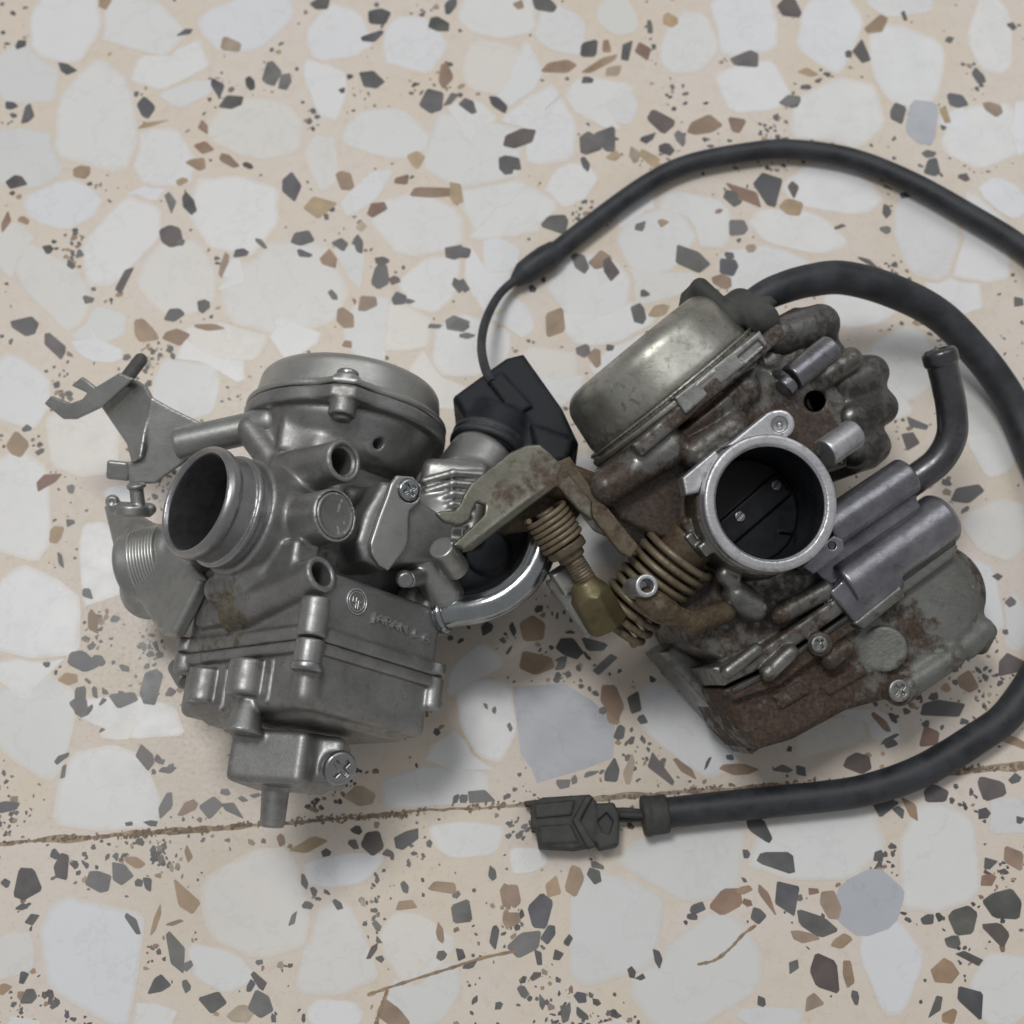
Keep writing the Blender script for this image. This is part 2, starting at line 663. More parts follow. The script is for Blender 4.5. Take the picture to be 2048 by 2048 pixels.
# chips traced from the photograph: x y half-length half-width angle(deg clockwise), in crop pixels
TL = (0, 0, .53)
TR = (900, 200, .5942)
TT = (1000, 0, .5424)
BL = (0, 1400, .53)
BR = (1000, 1400, .5424)
MD = (860, 1200, .3623)
LF_ = (0, 640, .4348)
RT = (1700, 700, .4143)
WHITES = {
 TL: "245,105,125,110,10 530,85,130,85,10 960,85,150,95,-15 1275,120,100,95,0 1560,165,100,90,20 640,245,110,60,-15 90,270,110,90,0 370,440,150,145,30 700,350,90,40,-5 980,490,150,100,20 590,590,115,90,0 1225,310,110,66,80 1215,605,95,50,85 1460,500,140,80,5 1780,570,135,130,0 1870,250,95,95,0 1880,60,110,80,0 100,600,130,90,10 240,770,110,80,-15 880,800,150,130,10 470,890,170,80,-45 660,1055,120,110,0 1030,1085,200,145,5 1320,1010,80,50,80 1570,840,135,95,0 1880,790,120,90,0 1620,1060,95,90,0 1460,1240,120,80,0 200,1060,150,90,40 60,960,105,80,80 360,1240,90,60,0 850,1290,130,60,0 1380,720,100,36,-40 560,720,80,36,-15 1880,960,60,70,0",
 TR: "75,120,90,90,0 300,80,110,105,0 570,30,60,50,0 180,370,150,80,-10 690,480,110,95,-40 845,405,115,75,40 1300,300,140,80,10 1180,440,150,52,15 1060,560,110,65,-10 500,640,130,100,0 130,600,95,75,70 700,600,120,70,-20 50,830,95,80,0 300,930,110,70,0 520,740,130,80,-10 1600,420,150,85,75 1770,480,130,105,70 1380,690,110,65,0 1520,900,115,105,80 1790,990,165,95,85 1790,130,105,95,0 1300,50,120,65,0 1870,330,70,50,30 640,380,70,40,-35 1700,640,80,70,80 400,290,70,60,-40",
 TT: "220,100,90,85,0 430,50,70,65,0 690,155,105,80,-50 890,70,110,105,0 1220,120,125,95,-70 1500,240,120,105,80 1260,420,150,100,10 940,310,110,78,0 1810,120,120,66,85 1480,20,110,40,0 60,280,110,80,60 360,370,125,90,0 160,420,90,65,0 1740,490,100,75,0 1890,470,95,65,-50",
 BL: "110,90,150,140,30 410,340,160,150,20 500,60,160,66,0 960,750,165,155,10 350,1000,205,165,85 850,985,100,95,0 1240,950,160,140,70 1550,930,110,110,30 1310,640,130,52,-10 1760,520,110,55,-5 1630,340,190,85,0 1600,1120,140,85,-30 40,960,75,70,0 570,1200,80,46,0 1260,1190,100,50,0",
 BR: "700,110,165,105,35 1230,130,120,52,-22 680,590,185,110,0 1160,530,190,105,-5 1620,600,165,120,80 400,830,190,160,-60 750,1010,220,150,-25 1440,980,140,105,80 1870,1070,130,105,80 100,590,60,40,0 1000,1170,100,36,0 1880,420,70,60,0",
 MD: "320,640,190,130,80 1400,720,190,120,35 150,900,190,160,-60 250,420,150,100,-40",
 LF_: "90,330,145,125,80 440,100,100,85,0 390,560,150,135,30 860,330,130,120,0 60,850,190,140,80 480,1120,165,105,80 170,1360,220,185,20 110,1720,170,165,0 600,1850,185,66,0 560,800,66,40,0",
 (0, 0, 1.0): "560,640,70,55,20 760,660,60,50,0 420,720,60,45,10 480,560,50,40,0 960,690,55,45,0 880,760,50,40,30 1010,640,46,40,0 1090,760,60,50,0 1260,700,60,60,0 1150,960,60,50,0 1190,1080,55,50,0 980,1100,70,60,0 700,900,70,60,0 560,1000,80,60,0 450,1200,80,70,0 620,1300,80,60,0 760,1150,70,60,0 1400,900,80,70,0 1500,1100,80,70,0 1650,800,80,70,0 1600,1300,90,70,0 1800,1200,70,60,0 1350,1250,70,60,0",
 RT: "720,850,130,125,0 690,430,150,100,80 640,1200,150,80,75 790,1300,110,70,80 100,1810,120,60,20 200,180,110,80,80",
}
DARKS = {
 TL: "1215,10,35,28,0 1430,65,42,28,0 1410,138,42,20,-20 1700,25,34,20,-60 1655,92,38,24,10 1410,295,48,28,5 1627,378,45,42,0 1705,372,34,15,-45 1770,400,30,22,20 1890,400,42,18,40 698,122,32,12,-10 252,258,32,18,20 78,168,20,16,0 105,428,36,20,-65 40,398,24,14,20 555,408,34,28,80 825,328,34,26,80 945,318,26,16,80 1025,285,42,32,80 1075,308,30,18,-70 870,385,40,24,-10 1098,705,42,34,85 645,765,36,21,80 712,768,44,18,65 645,892,40,34,20 685,915,14,12,0 470,1060,46,18,-55 60,688,36,24,-10 1152,897,42,26,-15 1285,925,30,26,30 1352,920,30,17,80 905,955,28,14,-10 985,918,30,10,40 1150,958,32,11,10 1440,1045,40,36,-30 1490,1060,20,17,0 1505,1125,30,22,0 1545,1137,18,8,0 1720,1222,42,26,10 1640,1230,24,8,0 1760,1268,26,11,0 660,1188,40,20,-5 770,1155,24,21,0 95,1232,48,34,0 205,1306,46,25,45 1910,625,30,24,80 1290,342,14,11,0 1258,1115,22,13,60 300,960,18,14,0 335,1130,18,16,0 1720,955,40,25,0 1730,1075,28,18,60 935,625,20,11,20 1440,985,25,18,0 180,940,20,14,30 268,1000,20,12,45",
 TR: "237,130,48,24,-10 203,215,38,29,-15 465,150,40,35,30 532,130,40,38,0 712,70,46,32,25 665,130,27,13,-30 725,165,24,21,0 775,130,22,15,70 1510,48,34,25,80 1612,182,24,12,0 1625,230,29,28,0 1730,262,16,14,0 360,420,44,26,0 455,215,22,13,60 438,550,40,22,60 540,572,32,23,80 810,538,63,32,18 937,565,33,28,20 942,522,14,12,0 970,432,32,26,0 1078,305,47,40,45 1155,300,28,17,70 945,332,32,20,40 1145,10,26,14,0 1310,425,18,10,0 1468,375,22,15,70 1468,436,18,12,0 1530,322,20,10,0 635,720,28,20,70 655,652,14,11,0 25,755,32,18,10 60,792,20,10,0 450,845,24,18,-20 538,835,14,12,0 35,515,32,22,0 45,625,24,15,60 1550,1150,30,27,0 1570,1085,40,17,25 1912,680,17,15,0 1405,545,32,9,25 640,425,22,14,-30",
 TT: "165,18,44,28,10 325,182,48,28,-12 465,190,44,18,-78 905,217,46,32,0 1066,35,36,32,0 1333,190,43,26,75 1285,200,16,13,0 1070,373,32,21,0 1680,372,38,24,25 1765,280,38,19,60 552,100,24,11,80 1490,58,18,13,30 1890,95,16,13,0 1655,148,18,11,0 1130,320,20,10,0 320,296,20,13,0",
 BL: "305,25,36,30,20 545,215,42,24,60 635,263,28,13,-10 605,235,15,14,0 230,222,30,12,-35 238,270,25,13,-65 30,402,50,20,-8 630,395,48,24,-60 790,405,42,40,0 875,412,46,20,48 850,345,18,13,20 915,375,18,11,0 965,362,20,10,0 1810,370,44,27,5 1720,375,20,11,-60 1750,372,18,13,-60 1415,535,44,40,60 1530,530,48,27,-35 1465,578,17,13,0 1335,545,20,16,0 1347,490,20,15,0 95,688,62,50,80 238,630,52,32,80 210,582,18,17,0 370,685,48,36,15 460,658,44,32,50 560,690,30,15,75 522,692,15,14,0 125,828,26,18,-10 505,845,42,16,60 660,945,66,28,68 710,1003,21,15,-20 600,1072,52,28,-35 705,1078,22,14,80 795,1140,52,36,8 975,1060,44,17,52 945,1080,25,13,-70 990,1150,48,42,30 108,1120,38,24,-65 88,1048,25,14,-70 1745,805,57,42,0 1865,890,42,16,-85 1855,655,24,15,85 1528,705,22,16,80 1275,775,20,16,45 1420,850,28,10,50 1145,680,28,13,75 1160,775,18,14,0 1105,830,30,12,-70 1405,950,28,12,-60 1735,955,28,15,75 1665,965,18,15,0 1430,905,18,12,60 20,690,18,15,0 570,465,24,10,0 1770,1000,30,11,-20 1790,1135,20,11,-50 485,468,18,8,0 85,780,22,10,-10 1185,725,16,12,60 580,600,14,10,0",
 BR: "412,265,54,22,-85 590,260,64,26,52 235,308,24,17,0 272,295,16,11,80 335,272,26,9,-20 527,72,16,15,0 440,120,25,17,-70 485,148,14,11,-40 1325,230,46,33,5 1040,255,32,15,0 1110,262,25,16,25 950,475,62,28,52 1415,395,46,40,0 1470,415,22,17,60 1605,350,46,38,-10 1815,330,57,40,22 1022,590,64,46,25 1062,725,58,44,50 1170,825,70,33,35 1200,1000,78,54,65 148,778,56,42,80 92,897,58,36,-25 140,948,30,17,85 180,865,32,19,-55 730,768,25,18,-30 710,798,20,13,10 950,795,27,23,20 1705,808,58,48,-70 1860,757,60,46,0 1830,865,52,46,20 1745,1115,74,46,48 1605,1145,54,18,-70 1730,955,44,22,15 1668,890,24,22,0 1575,810,25,19,-20 1805,605,26,19,10 1785,420,21,19,0 1632,30,72,32,-6 907,568,20,12,80 1395,575,20,20,0 350,645,29,22,60 360,612,24,13,10 1310,1095,27,11,75 1080,985,27,16,-70 213,940,19,17,0 250,890,21,13,-70 300,1095,24,17,0 245,1150,33,16,-75 965,1112,22,13,85 582,950,35,13,75 485,1005,22,13,70 515,1022,16,13,0 305,1160,30,17,55 85,1075,27,14,65 155,1115,29,9,80 130,1018,20,15,-20 1065,180,14,11,0 848,212,15,12,0 765,232,24,6,-65 1440,165,24,12,-20 1710,80,18,12,0 1915,440,17,14,0 1900,290,20,16,0",
 MD: "765,268,80,46,28 900,245,66,46,20 965,352,62,46,-10 1330,400,74,52,55 1130,560,54,42,80 725,355,40,24,-60 712,325,24,9,-40 865,310,32,11,55 600,50,27,20,-30 315,160,36,25,-60 958,612,23,20,0 460,165,36,14,75 775,180,26,10,0 440,705,29,14,75 355,610,22,11,75 308,585,18,11,60 1385,492,20,14,0 435,280,26,10,-60",
 LF_: "385,1570,58,46,10 455,1565,32,22,0 405,1268,34,20,60 700,1680,82,38,-75 565,1735,58,40,0 370,1755,58,40,-75 530,1375,22,15,0 320,930,24,18,-20 325,778,22,18,0 780,1710,25,20,0 655,1500,20,15,60 718,1500,24,14,60 690,1537,18,15,0 575,1600,23,15,20 435,1710,28,11,80 480,1705,20,13,60 410,1795,30,13,-60 475,1755,22,13,-60 405,1660,17,13,0 420,1500,23,13,-30 215,1582,16,13,0 260,298,18,15,0 125,500,19,16,0 280,1100,34,12,75 185,605,22,12,-30",
 RT: "560,700,72,40,-20 710,1095,24,19,0 778,1218,24,22,0 780,1530,56,52,0 208,1780,28,15,55 555,770,26,11,-35 465,640,25,13,20 655,1580,18,11,50 620,1545,20,9,40 725,1608,16,13,0 750,1360,16,14,0 190,1880,42,12,-30",
}
BROWNS = {
 TL: "765,485,28,19,80 775,555,42,26,15 860,605,44,20,30 745,620,40,28,0 310,648,35,24,0 1300,680,42,36,60 1205,787,64,44,10 1635,725,115,20,3 1420,790,46,26,-35 1362,855,22,20,0 1240,980,40,33,40 1385,1145,42,33,0 1305,1200,43,33,60 545,1250,56,42,50 665,1270,50,33,0 1680,285,50,31,80 580,465,72,12,-15 845,1000,56,15,-75 790,1235,60,13,5 1525,680,36,24,-20 90,830,22,16,20 395,10,30,24,0 25,835,40,18,-70 1310,1298,25,17,0 685,685,22,16,0 870,170,44,34,0 1570,600,36,30,60",
 TR: "855,85,56,30,-10 967,80,38,30,40 672,200,44,24,40 620,185,29,20,80 552,188,24,16,0 992,312,78,26,40 1155,365,43,31,15 905,375,15,9,-30 510,545,38,35,0 915,612,35,22,15 700,710,44,20,-20 355,757,55,42,-80 490,870,33,24,70 20,310,42,25,80 1015,500,18,15,0 715,415,22,16,0 1830,30,38,22,20",
 TT: "220,248,62,27,-12 370,235,78,17,-27 420,262,37,22,-20 525,195,36,30,60 1390,92,50,36,-20 1140,265,40,19,0 390,170,27,18,80 75,15,26,18,0 1640,420,38,16,70 630,75,30,26,0",
 BL: "710,405,48,22,-35 705,745,76,36,55 710,580,38,15,80 590,825,60,11,-72 505,612,40,20,20 1160,545,80,33,-8 1680,710,82,22,8 1360,365,56,40,20 1660,880,38,15,80 910,1185,50,38,0 1475,1195,72,46,40 1530,780,40,28,0 1910,740,48,24,80 15,1095,33,26,0 1060,530,25,18,80 1915,825,38,18,80 660,840,36,8,-20",
 BR: "475,258,57,23,-80 680,250,54,18,45 882,257,70,21,0 200,690,55,29,82 275,668,60,38,-70 50,725,43,32,70 45,805,36,28,40 840,740,66,48,-30 905,700,36,17,-15 985,735,68,16,60 1120,872,52,23,8 1220,760,58,33,75 1260,890,38,25,-15 1285,1015,55,21,80 1640,1005,52,43,-60 1160,1115,43,29,-30 1660,1165,35,32,0 1515,400,62,21,62 1575,140,50,37,-70 1890,150,62,17,20 415,40,52,28,75 1405,80,48,15,50 1155,705,20,19,0 1800,665,35,25,-10 1890,580,60,38,70",
 MD: "565,165,78,68,60 580,345,98,62,10 1005,560,114,54,62",
 LF_: "80,580,62,50,70 222,738,64,30,-35 258,985,48,30,-50 425,1395,56,30,80 310,1650,42,32,0",
 RT: "570,1600,54,50,0 465,1630,30,22,0 120,1400,30,30,0",
}


def chip_poly(px, py, rx, ry, ang, rng, n=None, sq=2.6, jit=0.09):
    """irregular broken-stone outline, image pixels -> floor mm"""
    big_ = sq > 2.5
    n = n or (rng.choice((6, 7, 7, 8)) if big_ else rng.choice((4, 5, 5, 6)))
    ca, sa = math.cos(math.radians(ang)), math.sin(math.radians(ang))
    off = rng.random() * 6.28
    q = []
    for i in range(n):
        t = off + 2 * math.pi * (i + (rng.random() - 0.5) * 0.7) / n
        c, s = math.cos(t), math.sin(t)
        k = (abs(c) ** sq + abs(s) ** sq) ** (-1.0 / sq) * ((1.1 if big_ else 1.2) + (rng.random() - 0.5) * 2 * jit)
        q.append((c * k * rx, s * k * ry))
    q = np.array(q)
    nx_ = np.roll(q, -1, 0)
    f = rng.uniform(0.10, 0.2) if big_ else rng.uniform(0.06, 0.16)
    q = np.stack([q * (1 - f) + nx_ * f, q * f + nx_ * (1 - f)], 1).reshape(-1, 2)      # clip the corners
    return np.array([P(px + x * ca - y * sa, py + x * sa + y * ca, 0.0)[:2] for x, y in q])


def rand_poly(x, y, r, rng, n=7, asp=None):
    a = rng.random() * 6.28
    asp = asp or rng.uniform(0.45, 1.0)
    out = []
    for i in range(n):
        t = 2 * math.pi * (i + (rng.random() - 0.5) * 0.6) / n
        k = r * (1 + (rng.random() - 0.5) * 0.35)
        u, v = math.cos(t) * k, math.sin(t) * k * asp
        out.append((x + u * math.cos(a) - v * math.sin(a), y + u * math.sin(a) + v * math.cos(a)))
    return np.array(out)


def ccw(poly):
    a = np.sum(poly[:, 0] * np.roll(poly[:, 1], -1) - np.roll(poly[:, 0], -1) * poly[:, 1])
    return poly if a > 0 else poly[::-1]


def chip_vf(poly, z):
    poly = ccw(poly)
    n = len(poly)
    V = [(x, y, z) for x, y in poly] + [(x, y, -0.6) for x, y in poly]
    F = [list(range(n))] + [[i, i + n, (i + 1) % n + n, (i + 1) % n] for i in range(n)]
    return V, F


def inside(poly, x, y):
    px, py = poly[:, 0], poly[:, 1]
    qx, qy = np.roll(px, -1), np.roll(py, -1)
    c = ((py > y) != (qy > y)) & (x < (qx - px) * (y - py) / (qy - py + 1e-12) + px)
    return bool(np.sum(c) % 2)


def build_floor():
    rng = random.Random(11)
    # grout bed, one slab
    bed = mesh_obj('floor', [(-650, -950, -0.16), (650, -950, -0.16), (650, 800, -0.16), (-650, 800, -0.16),
                             (-650, -950, -20), (650, -950, -20), (650, 800, -20), (-650, 800, -20)],
                   [[0, 1, 2, 3], [4, 7, 6, 5], [0, 4, 5, 1], [1, 5, 6, 2], [2, 6, 7, 3], [3, 7, 4, 0]], M_GROUT, None, smooth=False)
    bed['kind'] = 'structure'
    A, B = P(0, 1688, 0), P(2048, 1532, 0)
    ex = nrm(B - A)
    ey = np.cross(Zv, ex)
    mid = (A + B) / 2
    T = 400.0
    g = 0.55

    def jag(p, q, amp):
        n = int(np.linalg.norm(q - p) / 2.0)
        nn = np.array([-(q - p)[1], (q - p)[0]]) / np.linalg.norm(q - p)
        w = [0.0]
        for i in range(n):
            w.append(w[-1] * 0.8 + (rng.random() - 0.5) * amp)
        return [p + (q - p) * i / n + nn * w[i] * (0 < i) for i in range(n)]
    polys = {}
    for r in (0, 1, -1):
        for c in (0, -1, 1):
            o = mid[:2] + ex[:2] * (c * T - 205) + ey[:2] * (r * T if r != -1 else -T)
            w, h = ex[:2] * (T - 2 * g), ey[:2] * (T - 2 * g)
            o = o + ex[:2] * g + ey[:2] * g
            cs = [o, o + w, o + w + h, o + h]
            pl = []
            for i in range(4):
                pl += jag(cs[i], cs[(i + 1) % 4], 0.75 if (c == 0) else 0.4)
            polys[(r, c)] = np.array(pl)
    tiles = {}
    for key, pl in polys.items():
        V, F = chip_vf(pl, 0.0)
        tiles[key] = mesh_obj('tile', V, F, M_MATRIX, bed, smooth=False)
    up, dn = tiles[(0, 0)], tiles[(-1, 0)]

    def owner(poly):
        c = poly.mean(0)
        return up if np.dot(c - mid[:2], ey[:2]) > 0 else dn

    def clip(poly):
        """keep a chip on its own side of the tile joint"""
        s = np.dot(poly.mean(0) - mid[:2], ey[:2])
        out = []
        for p in poly:
            k = np.dot(p - mid[:2], ey[:2])
            if s > 0 and k < 1.3:
                p = p + ey[:2] * (1.3 - k)
            if s <= 0 and k > -1.3:
                p = p + ey[:2] * (-1.3 - k)
            out.append(p)
        return np.array(out)
    big = []
    cnt = 0

    def white_mesh(poly, z, mat, parent):
        poly = ccw(poly)
        n = len(poly)
        c = poly.mean(0)
        inn = c + (poly - c) * 0.84
        V = [(x, y, z) for x, y in poly] + [(x, y, z) for x, y in inn] + [(x, y, -0.6) for x, y in poly]
        F = [[n + i for i in range(n)]] + [[i, (i + 1) % n, (i + 1) % n + n, i + n] for i in range(n)] + [[i, i + 2 * n, (i + 1) % n + 2 * n, (i + 1) % n] for i in range(n)]
        o = mesh_obj('white_chip', V, F, mat, parent, smooth=False)
        a = o.data.attributes.new('rim', 'FLOAT', 'POINT')
        a.data.foreach_set('value', np.array([1.0] * n + [0.0] * n + [1.0] * n, np.float32))

    def lay(table, name, mat, z0, z1, sq, jit):
        nonlocal cnt
        items = [(cr, [float(v) for v in it.split(',')]) for cr, s in table.items() for it in s.split()]
        for i, (cr, (x, y, a, b, ang)) in enumerate(items):
            f = cr[2]
            poly = clip(chip_poly(cr[0] + x * f, cr[1] + y * f, a * f * (1.16 if name == 'white_chip' else (0.88 if name == 'brown_chip' else 1.0)), b * f * (1.16 if name == 'white_chip' else (0.88 if name == 'brown_chip' else 1.0)), ang, rng, sq=sq, jit=jit))
            V, F = chip_vf(poly, z0 + (z1 - z0) * i / len(items))
            if name == 'white_chip':
                # pull corners out of the chips already laid, leaving a seam of cement
                c0 = poly.mean(0)
                near = [q for q, nm in big if np.linalg.norm(q.mean(0) - c0) < 60]
                pts_ = []
                for p in poly:
                    t = 1.0
                    while t > 0.25 and any(inside((q - q.mean(0)) * 1.03 + q.mean(0), *(c0 + (p - c0) * t)) for q in near):
                        t -= 0.04
                    pts_.append(c0 + (p - c0) * (t - (0.03 if t < 1 else 0)))
                poly = np.array(pts_)
                white_mesh(poly, V[0][2], mat, owner(poly))
            else:
                mesh_obj(name, V, F, mat, owner(poly), smooth=False)
            big.append((poly, name))
            cnt += 1
    lay(WHITES, 'white_chip', M_WHITE, 0.03, 0.07, 3.2, 0.2)
    slab = [(455, 480), (740, 462), (900, 560), (1020, 690), (1010, 872), (860, 930), (590, 1010), (560, 930), (500, 850)]
    poly = np.array([P(860 + x * .3623, 1200 + y * .3623, 0)[:2] for x, y in slab])
    V, F = chip_vf(poly, 0.076)
    mesh_obj('grey_chip', V, F, M_GREYSTONE, up, smooth=False)['label'] = 'large flat grey marble chip between the two carburetors'
    big.append((poly, 'grey_chip'))
    poly = chip_poly(1000 + 1560 * .5424, 450 * .5424, 34, 42, 0, rng)
    V, F = chip_vf(poly, 0.0765)
    mesh_obj('grey_chip', V, F, M_GREYSTONE, up, smooth=False)
    poly = chip_poly(1000 + 1360 * .5424, 1400 + 750 * .5424, 66, 66, 20, rng)
    V, F = chip_vf(poly, 0.077)
    mesh_obj('grey_chip', V, F, M_GREYSTONE, dn, smooth=False)
    lay(BROWNS, 'brown_chip', M_BROWN, 0.08, 0.095, 2.2, 0.2)
    lay(DARKS, 'dark_chip', M_DARK, 0.10, 0.13, 2.2, 0.24)
    # veins / old cracks in the lower tile, as thin inlaid strips
    for pts, wd in (([(735, 1990), (775, 1976), (840, 1955), (905, 1935), (960, 1917), (1030, 1902)], 3.2),
                    ([(775, 1980), (768, 2000), (757, 2030), (752, 2050)], 4.2),
                    ([(1395, 1929), (1430, 1920), (1462, 1895), (1485, 1870), (1512, 1850)], 3.0)):
        q = spline([P(x, y, 0) for x, y in pts], 6)
        t = np.gradient(q, axis=0)
        t /= np.linalg.norm(t, axis=1)[:, None]
        nn = np.stack([-t[:, 1], t[:, 0], 0 * t[:, 0]], 1)
        w = np.array([wd * 0.145 * rng.uniform(0.5, 1.2) for _ in q])[:, None]
        V = np.concatenate([q + nn * w, q - nn * w])
        V[:, 2] = 0.14
        n = len(q)
        F = [[i, i + n, i + 1 + n, i + 1] for i in range(n - 1)]
        o = mesh_obj('vein', V, F, M_CRACK, dn, smooth=False)

    # small specks in the cement between the big chips
    boxes = [(p.min(0), p.max(0), p, nm) for p, nm in big]

    def free(x, y, pad=0.6):
        for lo, hi, p, nm in boxes:
            if lo[0] - pad < x < hi[0] + pad and lo[1] - pad < y < hi[1] + pad and inside((p - p.mean(0)) * 1.06 + p.mean(0), x, y):
                return False
        return True

    def merged(name, chunks, parent, mats):
        V, F, mi = [], [], []
        for (vv, ff), m in chunks:
            b = len(V)
            V += vv
            F += [[i + b for i in f] for f in ff]
            mi += [m] * len(ff)
        o = mesh_obj(name, V, F, mats[0], parent, smooth=False)
        for m in mats[1:]:
            o.data.materials.append(m)
        o.data.polygons.foreach_set('material_index', np.array(mi, np.int32))
        o['kind'] = 'stuff'
        return o
    # dirt packed unevenly along the joint
    M_DIRT = plain('joint_dirt', (0.17, 0.13, 0.095), (0.36, 0.28, 0.205), 0.85, scale=500, bstr=0.6)
    clumps = []
    L_ = np.linalg.norm(B - A)
    for i in range(2600):
        u = rng.random()
        dens = 0.28 + 0.45 * math.exp(-((u - 0.33) / 0.13) ** 2) + 0.12 * math.exp(-((u - 0.07) / 0.09) ** 2) + 0.3 * math.exp(-((u - 0.93) / 0.06) ** 2)
        dens *= 0.55 + 0.45 * math.sin(u * 61) * math.sin(u * 23 + 1)
        if rng.random() > dens:
            continue
        wv = 0.6 * math.sin(u * 29) + 0.4 * math.sin(u * 77)
        p = A + (B - A) * (u * 1.1 - 0.05) + ey * (rng.gauss(0, 0.55) + 0.4 * wv)
        clumps.append((chip_vf(rand_poly(p[0], p[1], rng.uniform(0.2, 0.75), rng, 6, rng.uniform(0.4, 0.9)), 0.02 + 0.12 * rng.random()), 0))
    merged('joint_dirt', clumps, bed, [M_DIRT])
    ch = {up: [], dn: []}
    centres = []
    for _ in range(300):
        x, y = rng.uniform(-30, 2080), rng.uniform(-30, 2080)
        centres.append((x, y))
    tries = 0
    while tries < 6500:
        tries += 1
        if rng.random() < 0.7:
            c = rng.choice(centres)
            x, y = c[0] + rng.gauss(0, 22), c[1] + rng.gauss(0, 22)
        else:
            x, y = rng.uniform(-40, 2090), rng.uniform(-60, 2090)
        w = P(x, y, 0)
        if not free(w[0], w[1]):
            continue
        k = np.dot(w[:2] - mid[:2], ey[:2])
        if abs(k) < 2.2:
            continue
        r = abs(rng.gauss(0, 1)) * 0.5 + 0.3
        r = min(r, 1.5)
        pl = rand_poly(w[0], w[1], r, rng, 5)
        m = 0 if rng.random() < 0.72 else 1
        ch[up if k > 0 else dn].append((chip_vf(pl, 0.006 + 0.02 * rng.random()), m))
    for t, c in ch.items():
        merged('small_chips', c, t, [M_DARK, M_BROWN])
    # floor beyond the photograph: the same mix, laid at random
    for key, pl in polys.items():
        lo, hi = pl.min(0), pl.max(0)
        area_ = (hi - lo).prod()
        placed = []
        out = []
        for kind, n_, r0, r1 in ((0, 430, 6, 15), (1, 300, 2.2, 5.5), (2, 160, 2, 6), (1, 1300, 0.4, 1.3)):
            for _ in range(n_):
                x, y = rng.uniform(lo[0] + 4, hi[0] - 4), rng.uniform(lo[1] + 4, hi[1] - 4)
                r = rng.uniform(r0, r1)
                d = np.array([x, y, 0]) - CAM
                zc = np.dot(d, FWD)
                u, v = np.dot(d, RGT) / zc * FPX, np.dot(d, UPV) / zc * FPX
                if abs(u) < 1040 + r * 5 and abs(v) < 1040 + r * 5:
                    continue
                if not inside(pl, x, y):
                    continue
                if r > 2 and any((x - a) ** 2 + (y - b) ** 2 < ((r + c) * (0.86 if kind == 0 else 0.9)) ** 2 for a, b, c in placed):
                    continue
                if r > 2:
                    placed.append((x, y, r))
                out.append((chip_vf(rand_poly(x, y, r, rng, 8 if r > 2 else 6, rng.uniform(0.7, 1) if kind == 0 else None),
                                    0.03 + 0.09 * rng.random()), kind))
        if out:
            merged('chips', out, tiles[key], [M_WHITE, M_DARK, M_BROWN])
    return bed


FLOOR = build_floor()

# ================================================================== MATERIALS OF THE TWO CARBURETTORS
M_CAST = metal('grey_cast_metal', (0.25, 0.247, 0.24), (0.345, 0.345, 0.343), 0.38, 0.54, 0.82, grain=1700, bstr=0.4, rust0=(0.075, 0.068, 0.045), rust1=(0.15, 0.125, 0.085), base_rust=-0.5, wear_glint=0.5)
M_CAP = metal('pressed_cap_metal', (0.40, 0.402, 0.385), (0.48, 0.482, 0.465), 0.38, 0.5, 0.9, grain=1500, bstr=0.08, base_rust=-0.75, dirt=0.15)
M_MACH = metal('machined_metal', (0.30, 0.30, 0.305), (0.40, 0.40, 0.41), 0.28, 0.42, 0.92, grain=1800, bstr=0.15, base_rust=-0.7, dirt=0.2)
M_LETTER = metal('lightened_letter_metal', (0.46, 0.46, 0.46), (0.58, 0.58, 0.58), 0.3, 0.45, 0.85, grain=1800, bstr=0.1, rusty=False, dirt=0.2)  # paler than the casting, painting in the light raised letters catch
M_ZINC = metal('zinc_plated_metal', (0.33, 0.35, 0.36), (0.42, 0.44, 0.45), 0.13, 0.24, 0.97, grain=900, bstr=0.05, rusty=False, dirt=0.15)
M_STEEL = metal('dull_steel', (0.33, 0.333, 0.32), (0.42, 0.423, 0.41), 0.33, 0.48, 0.85, grain=1400, bstr=0.12, base_rust=-0.7, dirt=0.25, wear_glint=0.35)
M_BLACK = plain('black_plastic', (0.010, 0.0115, 0.015), (0.024, 0.027, 0.034), 0.6, scale=260, bstr=0.25, spec=0.28)
M_RUBBER = plain('black_rubber', (0.018, 0.0195, 0.024), (0.05, 0.053, 0.061), 0.52, scale=120, bstr=0.35)
M_GREYR = plain('dusty_rubber', (0.035, 0.037, 0.035), (0.075, 0.075, 0.068), 0.7, scale=220, bstr=0.4)

# ================================================================== LEFT CARBURETTOR
yaw = math.radians(6)
aL = np.array([math.sin(yaw), math.cos(yaw), 0])
hL = np.array([math.cos(yaw), -math.sin(yaw), 0])
el = math.radians(47)
Ln = -hL * math.cos(el) + Zv * math.sin(el)       # throat side
Rn = hL * math.sin(el) + Zv * math.cos(el)        # lettered side
HL, HR = 21.5, 26.5
J = P(622, 1268, 70)
CB = J - Ln * HL - Rn * HR                          # centre of the bowl joint


def LP(l, r, v):
    return CB + Ln * l + Rn * r + aL * v


def LFc(px, py, l):
    return hit(px, py, CB + Ln * l, Ln)


def RFc(px, py, r):
    return hit(px, py, CB + Rn * r, Rn)


LC = thing('carburetor', P(600, 1200, 0), 'clean grey cast metal carburetor with raised lettering and a shiny bent fuel tube', 'carburetor', 'carburetors lying on the floor')
# key points
FT = P(389, 1001, 68)                                # front centre of the throat
DC = P(690, 765, 62)                                 # near corner of the diaphragm flange
zc = 33.0
dcx = P(697, 815, zc)
V_F = np.dot(DC - CB, aL)                            # flange position along the axis
DA = dcx + aL * (V_F - np.dot(dcx - CB, aL))         # dome axis point at flange
RD = 27.0


def DP(v, h, z):
    return DA + aL * v + hL * h + Zv * z


